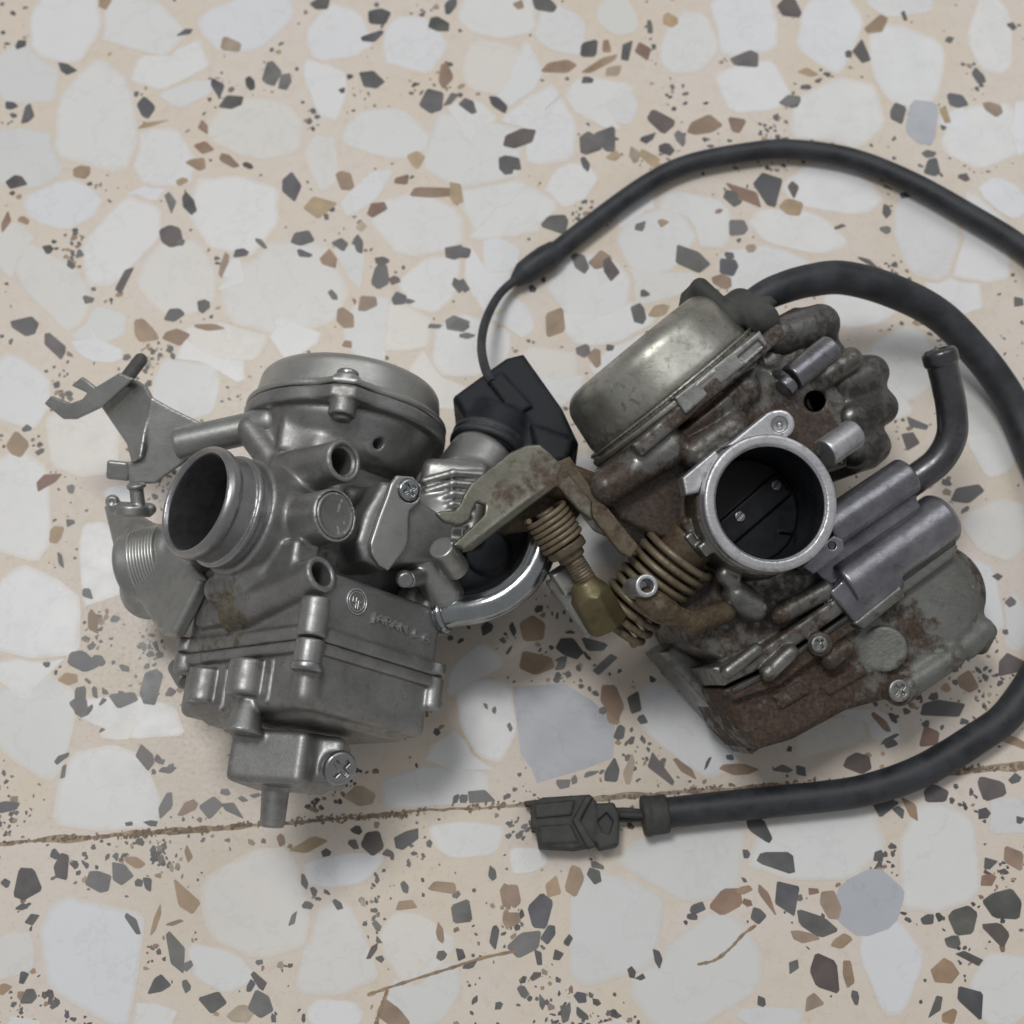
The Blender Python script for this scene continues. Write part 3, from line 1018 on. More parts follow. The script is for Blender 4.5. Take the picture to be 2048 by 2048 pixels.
LR, RR_, AR = Ln, Rn, aL
# ---- body casting
body = []
vt = np.dot(FT - CB, aL)
bc = LP(0, 0, 0)
body += [('u', 0, box(LP(0, 0, 9.0), (Ln, Rn, aL), (21.0, 25.6, 8.0), 1.8)),
         ('u', 0.6, box(LP(0, 0, 0.8), (Ln, Rn, aL), (22.3, 27.3, 1.9), 0.9)),
         ('u', 3, box(LP(-1, 0, 30.0), (Ln, Rn, aL), (12.0, 12.0, 22.0), 4.0)),
         ('u', 2.5, cyl(FT - Ln * 12.5, FT - Ln * 78, 15.2, 1.0)),
         ('u', 2.5, cyl(DP(-16, 0, -1), DP(-1.5, 0, 0), 19.5, 4, r1=26.3)),
         ('u', 0.7, cyl(DP(-4.6, 0, 0), DP(-0.6, 0, 0), RD + 0.7, 0.8))]
# squared flange with its near corner ear
ear = []
cor = DC + Zv * 0
for s in (0,):
    pts = [cor + Zv * 1.2 + hL * -3.0, cor + Zv * 1.2 + hL * 3.0, DP(0, 21, 17.5), DP(0, 23, 6), DP(0, -23, 6), DP(0, -21, 17.5)]
    pts = [p - aL * np.dot(p - DA, aL) for p in pts]
    body.append(('u', 0.8, prism(pts, aL, -4.4, -0.7, 0.8)))
body += [('u', 0.6, cyl(cor - aL * 8.5 - Zv * 2.5, cor - aL * 0.7 - Zv * 2.5, 3.6, 0.6)),
         ('u', 0.6, cyl(cor - aL * 9.5 - Zv * 2.8, cor - aL * 8 - Zv * 2.8, 2.0, 0.5))]
# step panel on the housing under the flange
body.append(('u', 1.2, box(DP(-11.5, -5, 14.2), (hL, aL, Zv), (9, 5.5, 6), 1.5)))
# bosses facing the lettered side
B1 = P(690, 921, 65)
B2 = P(672, 1030, 69)
B3 = P(645, 1147, 70)
print('boss r', [float(np.dot(b - CB, Rn)) for b in (B1, B2, B3)])
B4 = P(752, 888, 50)
n3 = nrm(Rn * 0.82 + Ln * -0.1 + aL * 0.22 + Zv * 0.1)
body += [('u', 1.3, cyl(B1 - Rn * 24, B1, 5.5, 0.6)),
         ('u', 1.6, cyl(B2 - Rn * 26, B2, 6.7, 0.6)),
         ('u', 1.3, cyl(B3 - n3 * 34, B3, 4.7, 0.6)),
         ('u', 1.2, cyl(B4 - Rn * 10, B4, 3.4, 0.8)),
         ('u', 2.0, capsule(B1 - Rn * 14 - aL * 3, P(590, 1010, 50), 4.5, 5.5)),
         ('u', 2.0, capsule(P(545, 1110, 50), P(600, 1060, 52), 4.0)),
         ('u', 2.0, capsule(P(440, 1180, 50), P(530, 1150, 56), 4.0, 4.5)),
         ('u', 1.5, box(LP(21, 4, 19), (Ln, Rn, aL), (4, 16, 5), 1.5)),
         ('u', 1.5, box(LP(19.5, -10, 13), (Ln, Rn, aL), (4.5, 10, 8), 2.0)),
         ('u', 2.0, capsule(P(500, 860, 46), P(560, 940, 48), 4.0)),
         ('u', 2.0, capsule(P(545, 860, 44), P(640, 900, 50), 5.0)),
         ('s', 0.4, cyl(B1 - Rn * 16, B1 + Rn * 2, 3.4, 0.1)),
         ('s', 0.3, cyl(B1 - Rn * 1.2, B1 + Rn * 2, 4.1, 0.1)),
         ('s', 0.4, cyl(B3 - n3 * 18, B3 + n3 * 2, 3.1, 0.1)),
         ('s', 0.3, cyl(B4 - Rn * 6, B4 + Rn * 2, 1.4, 0.1)),
         ('s', 0.2, cyl(B2 - Rn * 1.5, B2 + Rn * 2, 5.9, 0.1))]
# corner posts of the bowl joint (upper halves)
CP = LP(HL - 0.8, HR - 0.8, 0)
CQ = LP(-HL + 0.8, HR - 1.2, 0)
for c, h_, r_ in ((CP, 9, 3.6), (CQ, 2.6, 2.9), (LP(HL - 0.8, -HR + 1.5, 0), 3.2, 3.0), (LP(-HL + 0.8, -HR + 1.2, 0), 9, 3.6)):
    body.append(('u', 0.4, cyl(c - aL * 0.6, c + aL * h_, r_, 0.5)))
body += [('s', 0.2, torus(CP + aL * 6.6, aL, 3.9, 0.35)),
         ('s', 0.2, torus(CP + aL * 3.6, aL, 3.9, 0.3)),
         ('s', 0.8, cyl(FT - Ln * 40, FT, 12.3, 0.2))]
spots_l = [(P(420, 1230, 55), 11, 0.95), (P(470, 1240, 55), 8, 0.5), (P(650, 1080, 55), 6, 0.5), (P(850, 1330, 45), 9, 0.45), (P(560, 960, 50), 8, 0.4), (P(780, 880, 45), 9, 0.35), (P(400, 1310, 45), 9, 0.5), (P(430, 1150, 45), 8, 0.4)]
cast('body_casting', body, M_CAST, LC, vox=0.5, spots=spots_l)

# ---- throat spigot (machined ring with two rims)
sp = [('u', 0, cyl(FT - Ln * 13, FT, 13.6, 0.5)),
      ('u', 0.4, cyl(FT - Ln * 4.2, FT, 14.5, 1.7)),
      ('u', 0.4, cyl(FT - Ln * 10.4, FT - Ln * 8.6, 14.6, 0.6)),
      ('s', 0.3, cyl(FT - Ln * 18, FT + Ln * 2, 12.2, 0.1)),
      ('s', 0.6, cyl(FT - Ln * 0.6, FT + Ln * 3, 12.4, 0.1, r1=14.2))]
cast('throat_spigot', sp, M_MACH, LC, vox=0.32)
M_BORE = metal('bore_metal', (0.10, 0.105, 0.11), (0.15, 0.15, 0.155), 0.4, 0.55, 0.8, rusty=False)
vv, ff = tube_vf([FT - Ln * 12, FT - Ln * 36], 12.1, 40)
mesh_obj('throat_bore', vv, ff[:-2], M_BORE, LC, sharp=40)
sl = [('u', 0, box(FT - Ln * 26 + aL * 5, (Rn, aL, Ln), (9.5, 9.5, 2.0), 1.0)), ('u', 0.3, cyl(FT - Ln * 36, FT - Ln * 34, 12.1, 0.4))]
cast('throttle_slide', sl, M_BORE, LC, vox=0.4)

# ---- diaphragm cap
cap_ops = [('u', 0, cyl(DP(-0.4, 0, 0), DP(11.0, 0, 0), RD - 1.0, 2.8, r1=RD - 2.6)),
           ('u', 0.7, cyl(DP(-0.4, 0, 0), DP(1.4, 0, 0), RD + 0.6, 0.6)),
           ('u', 0.6, prism(pts, aL, -0.4, 1.4, 0.6)),
           ('u', 0.4, cyl(cor - aL * 0.4 - Zv * 2.5, cor + aL * 2.6 - Zv * 2.5, 3.7, 0.5)),
           ('u', 1.0, cyl(DP(9, 0, 0), DP(13.5, 0, 0), 14, 2.0))]
cast('diaphragm_cap', cap_ops, M_CAP, LC, vox=0.45)
screw('screw', cor + aL * 4.2 - Zv * 2.5, aL, 2.9, 1.8, M_MACH, LC)

# ---- float bowl
bw = [('u', 0, box(LP(0, 0, -8.6), (Ln, Rn, aL), (20.5, 25.5, 8.4), 2.4)),
      ('u', 1.5, box(LP(-1, 0, -13), (Ln, Rn, aL), (16.5, 21.5, 5.5), 2.0)),
      ('u', 0.5, box(LP(0, 0, -2.6), (Ln, Rn, aL), (22.3, 27.3, 1.5), 0.8))]
for c, z0, r_ in ((CP, -8.3, 3.5), (CQ, -9.5, 2.7), (LP(HL - 0.8, -HR + 1.5, 0), -6, 3.0), (LP(-HL + 0.8, -HR + 1.2, 0), -12, 3.5)):
    bw.append(('u', 0.5, cyl(c + aL * z0, c - aL * 1.2, r_, 0.5)))
bw.append(('u', 0.3, cyl(CP - aL * 8.6, CP - aL * 7.2, 2.4, 0.3)))
bw.append(('u', 1.4, capsule(LP(HL - 3.5, HR - 3.5, -9), LP(HL - 3.8, HR - 3.8, -13.5), 3.2)))
p1 = LFc(416, 1340, 20.6)
p1b = LFc(416, 1408, 20.6)
p2 = LFc(501, 1322, 21.2)
p2b = LFc(499, 1393, 21.2)


def along(p, q):
    return p + aL * np.dot(q - p, aL)


bw += [('u', 0.8, cyl(p1, along(p1, p1b), 4.5, 0.7)), ('u', 0.8, cyl(p2, along(p2, p2b), 5.0, 0.7)),
       ('u', 0.8, cyl(along(p2, p2b) + Ln * -1.5, along(p2, p2b) - aL * 9 + Ln * -1.0, 2.6, 0.6, r1=5.0)),
       ('u', 0.5, box(LFc(451, 1380, 20.2), (Ln, Rn, aL), (1.0, 0.5, 5.5), 0.3)),
       ('u', 0.5, box(LFc(543, 1362, 20.2), (Ln, Rn, aL), (1.0, 0.5, 5.5), 0.3)),
       ('u', 0.3, capsule(RFc(750, 1345, 24.6), RFc(742, 1385, 24.6), 0.45)),
       ('u', 0.3, capsule(RFc(817, 1370, 24.6), RFc(804, 1430, 24.6), 0.45)),
       ('u', 1.0, cyl(LFc(372, 1365, 16), LFc(352, 1330, 16), 2.5, 0.7))]
# drain block and nipple
D0 = P(560, 1535, 44)
bw += [('u', 1.5, box(D0 + aL * 1.5, (nrm(hL + Zv * 0.3), aL, nrm(Zv - hL * 0.3)), (10.3, 6.6, 9), 1.8)),
       ('u', 1.5, box(P(645, 1525, 42), (hL, aL, Zv), (6.0, 6.0, 7), 2.2)),
       ('u', 0.8, cyl(P(553, 1560, 44), P(544, 1655, 42), 3.6, 0.5, r1=3.0)),
       ('u', 0.8, cyl(P(660, 1532, 44), P(677, 1541, 47), 4.9, 0.6))]
cast('float_bowl', bw, M_CAST, LC, vox=0.5, spots=[(P(380, 1340, 40), 8, 0.5), (P(600, 1420, 55), 10, 0.35), (P(760, 1400, 50), 9, 0.4), (P(680, 1560, 45), 6, 0.5), (P(500, 1420, 45), 6, 0.3)])
dn_ax = nrm(Rn * 0.75 + Zv * 0.3 - aL * 0.35)
screw('drain_screw', P(683, 1538, 50), dn_ax, 4.3, 2.5, M_MACH, LC, rot=0.8)
screw('bowl_screw', CP - aL * 8.9, -aL, 3.8, 2.2, M_MACH, LC, slot=None)
screw('bowl_screw', CQ - aL * 9.6, -aL, 2.3, 1.8, M_MACH, LC, slot=None)
# ---- blanking plug in the middle boss
pl = [('u', 0, cyl(B2 - Rn * 3, B2 - Rn * 0.1, 5.8, 0.4)), ('u', 0.4, torus(B2 - Rn * 0.1, Rn, 5.2, 0.35)), ('s', 0.8, sph(B2 + Rn * 18.6, 19))]
cast('blanking_plug', pl, M_CAST, LC, vox=0.3, spots=[(B2, 3, 0.4)])

# ---- raised lettering and emblem
def raised_text(s, start, end, size, height, up, n, mat, parent):
    cu = bpy.data.curves.new('lettering', 'FONT')
    cu.body = s
    cu.size = size * MM
    cu.extrude = height * MM
    cu.space_character = 1.12
    t = bpy.data.objects.new('tmp', cu)
    COL.objects.link(t)
    bpy.context.view_layer.update()
    me = bpy.data.meshes.new_from_object(t.evaluated_get(bpy.context.evaluated_depsgraph_get()))
    bpy.data.objects.remove(t)
    v = np.empty(len(me.vertices) * 3, np.float32)
    me.vertices.foreach_get('co', v)
    v = v.reshape(-1, 3).astype(float) / MM
    wdt = v[:, 0].max() - v[:, 0].min()
    x = nrm(end - start)
    k = np.linalg.norm(end - start) / wdt
    x0 = v[:, 0].min()
    W = start + ((v[:, 0] - x0) * k)[:, None] * x + v[:, 1][:, None] * up + v[:, 2][:, None] * n - org(parent)
    me.vertices.foreach_set('co', (W * MM).astype(np.float32).ravel())
    me.materials.clear()
    me.materials.append(mat)
    me.update()
    o = bpy.data.objects.new('lettering', me)
    prep(o, parent)
    return o


rt = 25.6
raised_text("JAPAN 1-A", RFc(741, 1240, rt), RFc(856, 1287, rt), 3.4, 0.6, aL, Rn, M_LETTER, LC)
ec = RFc(714, 1203, rt + 0.15)
em = [('u', 0, torus(ec, Rn, 3.1, 0.26)), ('u', 0, torus(ec, Rn, 2.45, 0.2))]
for a_, b_ in (((-1.3, 0.9), (-1.3, -0.3)), ((-1.3, -0.3), (-0.2, -0.3)), ((-0.2, 0.9), (-0.2, -1.8)), ((0.5, 0.3), (0.5, -1.8)), ((0.5, -0.6), (1.6, 0.4)), ((0.5, -0.6), (1.6, -1.6))):
    em.append(('u', 0, capsule(ec - Ln * a_[0] + aL * a_[1], ec - Ln * b_[0] + aL * b_[1], 0.2)))
cast('emblem', em, M_LETTER, LC, vox=0.14)

# ---- cover plate with screw, and the housing behind it
plate_px = [(791, 951), (824, 954), (842, 973), (837, 1007), (818, 1024), (815, 1084), (809, 1100), (775, 1142), (756, 1132), (741, 1110), (738, 1087), (755, 1035), (772, 991), (779, 968)]
np_ = nrm(Rn * 0.75 + Zv * 0.45 + aL * -0.1)
pc = P(785, 1045, 58)
pp = [hit(x, y, pc, np_) for x, y in plate_px]
cast('cover_plate', [('u', 0, prism(pp, np_, -0.9, 0.9, 0.5)), ('s', 0.2, cyl(hit(816, 982, pc, np_), hit(816, 982, pc, np_) + np_ * 3, 3.0, 0.1))], M_STEEL, LC, vox=0.35)
hp = [hit(x, y, pc, np_) for x, y in [(770, 960), (835, 965), (850, 1000), (925, 1050), (905, 1120), (800, 1130), (772, 1140), (730, 1120), (716, 1080), (735, 1020)]]
cast('plate_housing', [('u', 0, prism(hp, np_, -16, -1.0, 2.0)), ('u', 2.5, capsule(P(720, 1060, 44), P(680, 1110, 46), 6)),
                       ('u', 2, capsule(P(745, 1010, 44), P(700, 1000, 46), 4))], M_CAST, LC, vox=0.5)
screw('screw', hit(815, 981, pc, np_) + np_ * 1.6, np_, 2.9, 1.8, M_ZINC, LC, rot=0.5)
# ---- shaft end and pin below the plate
s1 = P(880, 1096, 58)
s1d = nrm(Rn * 0.5 - Ln * 0.25 - aL * 0.6)
cast('idle_screw_boss', [('u', 0, cyl(P(915, 1140, 48), P(882, 1094, 57), 3.4, 0.7)), ('u', 1, cyl(P(840, 1155, 47), P(815, 1160, 52), 2.1, 0.4)),
                         ('u', 1.5, capsule(P(850, 1120, 45), P(890, 1190, 40), 5)), ('u', 1, box(P(915, 1070, 58), (hL, aL, Zv), (1.6, 1.6, 1.4), 0.3))],
     M_STEEL, LC, vox=0.35)
screw('pin_head', P(812, 1162, 55), nrm(Rn * 0.6 - aL * 0.6 + Zv * 0.3), 2.2, 2.5, M_MACH, LC, slot=None)
# ---- finned housing of the cold start unit
f0, f1 = P(975, 905, 30), P(850, 1075, 40)
fo = [('u', 0, cyl(f0, f1, 9.6, 3.0)), ('u', 2, box(P(905, 1010, 38), (hL, aL, Zv), (9, 11, 7), 3.0))]
for i in range(6):
    fa, fb_ = P(850 + 5 * i, 962 + 21 * i, 45.5), P(962 - 7 * i, 950 + 21 * i, 45.0)
    fm = (fa + fb_) / 2 + Zv * 1.6 + aL * 0.8
    fo += [('u', 0.5, capsule(fa, fm, 1.15)), ('u', 0.5, capsule(fm, fb_, 1.15))]
cast('finned_housing', fo, M_STEEL, LC, vox=0.36, base=0.1, spots=[(P(960, 940, 40), 6, 0.4)])
# ---- black cold-start unit
blk = [(907, 790), (951, 758), (1012, 714), (1047, 705), (1066, 732), (1125, 815), (1158, 886), (1132, 921), (1085, 930), (1040, 900), (985, 885), (950, 866)]
bz = 33
ops = [('u', 0, prism([P(x, y, bz) for x, y in blk], Zv, -27, 0, 1.6)),
       ('u', 0.5, prism([P(x, y, bz) for x, y in [(975, 765), (1003, 746), (1066, 815), (1030, 836)]], Zv, -2, 1.6, 0.8)),
       ('u', 0.8, prism([P(x, y, bz) for x, y in [(905, 792), (950, 760), (1005, 840), (958, 872)]], Zv, -24, -1.8, 1.0)),
       ('u', 1.2, prism([P(x, y, bz) for x, y in [(1060, 850), (1150, 880), (1134, 925), (1080, 935)]], Zv, -26, 2.0, 1.5)),
       ('u', 1.5, cyl(P(1008, 835, 27), P(975, 905, 28), 9.8, 1.5))]
ch_ = cast('choke_unit', ops, M_BLACK, LC, vox=0.45)
cast('collar', [('u', 0, cyl(P(982, 880, 28), P(972, 905, 29), 10.8, 0.8)), ('s', 0.2, torus(P(977, 893, 28.5), P(972, 905, 29) - P(982, 880, 28), 10.9, 0.5))], M_RUBBER, ch_, vox=0.35)
# ---- its lead: thin wire, sleeve, long sheath running out of the picture
wire = [P(985, 765, 34), P(970, 735, 31), P(963, 690, 22), P(972, 640, 14), P(1000, 588, 7), P(1045, 548, 4)]
tube('lead_wire', wire, 1.35, M_RUBBER, LC, seg=12)
sh = [(1043, 550, 4), (1108, 506, 4), (1179, 450, 4), (1286, 372, 4), (1375, 328, 4), (1494, 304, 4), (1583, 298, 4), (1702, 316, 4), (1821, 363, 4), (1940, 429, 4), (2048, 497, 4), (2150, 590, 4), (2250, 720, 3.6)]
tube('lead_sheath', [P(*p) for p in sh], [2.9, 3.1, 2.9, 2.95, 3.0, 3.1, 3.2, 3.3, 3.3, 3.3], M_RUBBER, LC, seg=18)
tp = [(1028, 565, 4), (1048, 546, 4.2), (1070, 530, 4.4), (1092, 516, 4.3), (1112, 503, 4)]
tube('tape_wrap', [P(*p) for p in tp], [1.8, 3.6, 3.9, 4.1, 3.6], M_RUBBER, LC, seg=14, smooth_n=6)
# ---- zinc plated fuel tube
ft = [P(850, 1238, 36), P(905, 1224, 39), P(965, 1213, 41), P(1015, 1190, 42), P(1058, 1150, 43), P(1082, 1100, 44), P(1088, 1050, 44), P(1080, 1000, 40)]
tube('fuel_tube', ft, 4.1, M_ZINC, LC, seg=28, smooth_n=12)
fd = nrm(ft[1] - ft[0])
cast('tube_bead', [('u', 0, cyl(P(888, 1228, 38.2) - fd * 1.2, P(888, 1228, 38.2) + fd * 0.9, 5.1, 1.0))], M_ZINC, LC, vox=0.22)
cast('tube_socket', [('u', 0, cyl(P(830, 1240, 32), P(880, 1231, 37.5), 5.4, 1.0)), ('u', 2, sph(P(840, 1215, 34), 7))], M_CAST, LC, vox=0.4)

# ---- cable bracket, upper left
zb = 42
cast('bracket_arm', [('u', 0, cyl(P(548, 846, 46), P(352, 889, zb), 4.3, 0.8)), ('u', 3, capsule(P(545, 846, 45), P(590, 830, 42), 5, 7))], M_STEEL, LC, vox=0.42)
nl = nrm(Zv * 0.85 - hL * 0.42 - aL * 0.1)
nr = nrm(Zv * 0.9 + hL * 0.1 - aL * 0.35)
q0 = P(295, 840, zb)
left_p = [hit(x, y, q0, nl) for x, y in [(196, 806), (257, 757), (273, 760), (289, 771), (301, 793), (292, 850), (281, 915), (262, 925), (252, 888)]]
right_p = [hit(x, y, q0, nr) for x, y in [(301, 793), (345, 818), (399, 844), (412, 870), (404, 900), (345, 942), (310, 967), (258, 969), (254, 925), (281, 915), (292, 850)]]
cast('cable_bracket', [('u', 0, prism(left_p, nl, -1.7, 0, 0.4)), ('u', 0.8, prism(right_p, nr, -1.8, 0, 0.4)),
                       ('u', 0.6, box(P(237, 941, 35), (hL, nrm(aL + Zv * 0.5), nrm(Zv - aL * 0.5)), (3.2, 2.6, 0.9), 0.7))], M_STEEL, LC, vox=0.35)
fk = [(141, 771), (163, 753), (190, 774), (238, 745), (266, 757), (205, 812), (150, 838), (125, 838), (87, 807), (101, 791), (140, 806), (163, 798), (173, 786)]
nf = nrm(Zv * 0.9 - aL * 0.3 - hL * 0.25)
cast('bracket_fork', [('u', 0, prism([hit(x, y, P(200, 800, 40), nf) for x, y in fk], nf, -1.5, 0, 0.4))], M_STEEL, LC, vox=0.32)
cast('bracket_tip', [('u', 0, capsule(P(281, 720, 38), P(252, 758, 40), 1.9))], plain('grey_plastic', (0.06, 0.06, 0.062), (0.09, 0.09, 0.09), 0.5), LC, vox=0.3)
# ---- adjuster screw with winged head
cast('adjuster_screw', [('u', 0, cyl(P(271, 966, 40), P(277, 1012, 38), 1.9, 0.3)), ('u', 0.6, cyl(P(272, 968, 40.5), P(273, 976, 40), 2.6, 0.4)),
                        ('u', 0.8, capsule(P(228, 1015, 36), P(300, 1018, 36), 1.7)), ('u', 0.8, cyl(P(266, 1023, 36) - nrm(aL + Zv * 0.5) * 1.4, P(266, 1016, 36) + nrm(aL + Zv * 0.5) * 0.6, 4.9, 0.6)),
                        ('u', 0.5, sph(P(225, 1003, 37), 1.9)), ('s', 0.3, sph(P(222, 1004, 39), 1.1))], M_STEEL, LC, vox=0.3)
# ---- throttle cam and its return spring behind the throat
camp = [(203, 1012), (222, 998), (255, 1018), (300, 1045), (335, 1070), (400, 1160), (360, 1240), (345, 1268), (322, 1270), (292, 1232), (242, 1152), (224, 1100)]
nc = nrm(Zv * 0.75 - hL * 0.6)
cq = P(260, 1090, 27)
cp_ = [hit(x, y, cq, nc) for x, y in camp]
cast('throttle_cam', [('u', 0, prism(cp_, nc, -4.5, 0, 1.6)), ('u', 3, cyl(P(252, 1135, 26), P(360, 1112, 30), 9.3, 2.0, r1=8.6)),
                      ('u', 2, capsule(P(300, 1180, 24), P(390, 1130, 34), 8)),
                      ('u', 1.2, capsule(P(300, 1200, 26), P(348, 1262, 22), 2.2)), ('s', 0.5, capsule(P(322, 1205, 32), P(352, 1250, 28), 1.1))], M_STEEL, LC, vox=0.45)
cpp = coil_pts(P(283, 1130, 27.2), P(336, 1118, 29.2), 9.35, 9, 26)
vv, ff = tube_vf(cpp, 0.48, 7)
mesh_obj('return_spring', vv, ff, M_STEEL, LC, sharp=60)

# ---- added black block standing in for shade between finned housing and fuel tube
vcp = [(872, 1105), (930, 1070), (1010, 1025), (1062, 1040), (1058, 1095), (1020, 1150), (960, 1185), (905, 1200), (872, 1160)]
cast('shade_block', [('u', 0, prism([P(x, y, 31) for x, y in vcp], Zv, -34, 4, 2.0)), ('u', 1, cyl(P(975, 1105, 28), P(975, 1103, 38), 6, 1.0)), ('u', 0.8, capsule(P(940, 1105, 33), P(935, 1150, 32), 1.2))], M_BLACK, LC, vox=0.45)

# ================================================================== RIGHT CARBURETTOR
ra = math.radians(41)
phi = math.radians(15)
E1 = np.array([math.cos(ra), math.sin(ra), 0])
E2f = np.array([-math.sin(ra), math.cos(ra), 0])
E2 = E2f * math.cos(phi) + Zv * math.sin(phi)
NR = Zv * math.cos(phi) - E2f * math.sin(phi)
OR = P(1543, 1005, 62)


def R(px, py, d=0.0):
    return hit(px, py, OR + NR * d, NR)


def poly(pts, d):
    return [R(x, y, d) for x, y in pts]


def pri(pts, d0, d1, rd=1.0, ref=None):
    """prism of a pixel outline traced at depth d1 (its upper face)"""
    top = max(d0, d1)
    pp_ = poly(pts, top)
    return prism(pp_, NR, min(d0, d1) - top, 0, rd)


RC = thing('carburetor', P(1520, 1080, 0), 'rust stained dirty carburetor with open round throat facing up and coiled springs', 'carburetor', 'carburetors lying on the floor')
M_RCAST = metal('grimy_cast_metal', (0.15, 0.148, 0.135), (0.25, 0.248, 0.235), 0.28, 0.45, 0.8, grain=1500, bstr=0.45, rust0=(0.017, 0.012, 0.009), rust1=(0.085, 0.053, 0.033), base_rust=0.12, bdist=0.00025, dirt=0.7, coat=0.2, rust_rough=0.55, wear_glint=0.7)
M_RBOWL = metal('rusty_bowl_metal', (0.15, 0.155, 0.14), (0.20, 0.205, 0.19), 0.42, 0.6, 0.45, grain=1200, bstr=0.5, rust0=(0.028, 0.018, 0.013), rust1=(0.10, 0.062, 0.043), base_rust=-0.1, bdist=0.0005, dirt=0.4, coat=0.0, rust_rough=0.75, wear_glint=0.5)
M_RCAP = metal('stained_cap_metal', (0.33, 0.325, 0.28), (0.52, 0.515, 0.475), 0.33, 0.5, 0.9, grain=900, bstr=0.14, rust0=(0.07, 0.056, 0.036), rust1=(0.16, 0.13, 0.09), base_rust=-0.35, dirt=0.5)
M_BRIGHT = metal('scraped_bright_metal', (0.50, 0.50, 0.52), (0.68, 0.68, 0.70), 0.3, 0.5, 0.85, grain=2600, bstr=0.4, base_rust=-0.72, dirt=0.6, rust0=(0.1, 0.09, 0.085), rust1=(0.22, 0.2, 0.18))
M_LUG = metal('dulled_lug_metal', (0.24, 0.24, 0.23), (0.40, 0.40, 0.385), 0.3, 0.5, 0.85, grain=2000, bstr=0.4, base_rust=-0.55, dirt=0.6, rust0=(0.05, 0.04, 0.03), rust1=(0.13, 0.1, 0.075))
M_TUBE = metal('dark_polished_metal', (0.17, 0.17, 0.19), (0.29, 0.29, 0.315), 0.24, 0.4, 0.85, grain=1600, bstr=0.3, base_rust=-0.5, dirt=0.5, coat=0.4)
M_ELBOW = metal('blackened_steel', (0.075, 0.075, 0.082), (0.13, 0.13, 0.138), 0.25, 0.42, 0.8, grain=1200, bstr=0.25, base_rust=-0.6, dirt=0.5, coat=0.35)
M_RUSTY = metal('rusty_steel', (0.11, 0.088, 0.056), (0.185, 0.15, 0.10), 0.4, 0.6, 0.35, grain=1500, bstr=0.5, rust0=(0.045, 0.03, 0.017), rust1=(0.12, 0.082, 0.045), base_rust=0.0, bdist=0.0003, dirt=0.5, coat=0.1, wear_glint=0.4)
M_BRACK = metal('tarnished_plate', (0.13, 0.126, 0.10), (0.20, 0.195, 0.16), 0.3, 0.48, 0.8, grain=1100, bstr=0.2, rust0=(0.075, 0.05, 0.036), rust1=(0.125, 0.09, 0.065), base_rust=-0.3, dirt=0.4)
M_BRASS = metal('olive_brass', (0.10, 0.082, 0.04), (0.165, 0.138, 0.072), 0.38, 0.52, 0.5, grain=1300, bstr=0.3, rust0=(0.06, 0.045, 0.024), rust1=(0.12, 0.09, 0.05), base_rust=-0.4, dirt=0.4)
M_BOOT = plain('greasy_dark_boot', (0.03, 0.029, 0.028), (0.06, 0.058, 0.055), 0.42, scale=160, bstr=0.3)
M_DARKIN = plain('dark_bore', (0.006, 0.007, 0.009), (0.014, 0.015, 0.018), 0.4, scale=200, bstr=0.2, spec=0.3)  # near-black colour for the bore wall and choke plate

# ---- body casting
rb = []
tc = OR
rb += [('u', 0, cyl(tc - NR * 52, tc - NR * 5.5, 17.9, 1.0)),
       ('u', 2, cyl(tc - NR * 62, tc - NR * 50, 16.5, 1.0))]
DCR = R(1352, 800, -32)                # dome axis point on the flange plane
RDR = 27.5


def DR(y, x, d):
    """along dome axis, sideways, towards viewer, from flange centre"""
    return DCR + E2 * y + E1 * x + NR * d


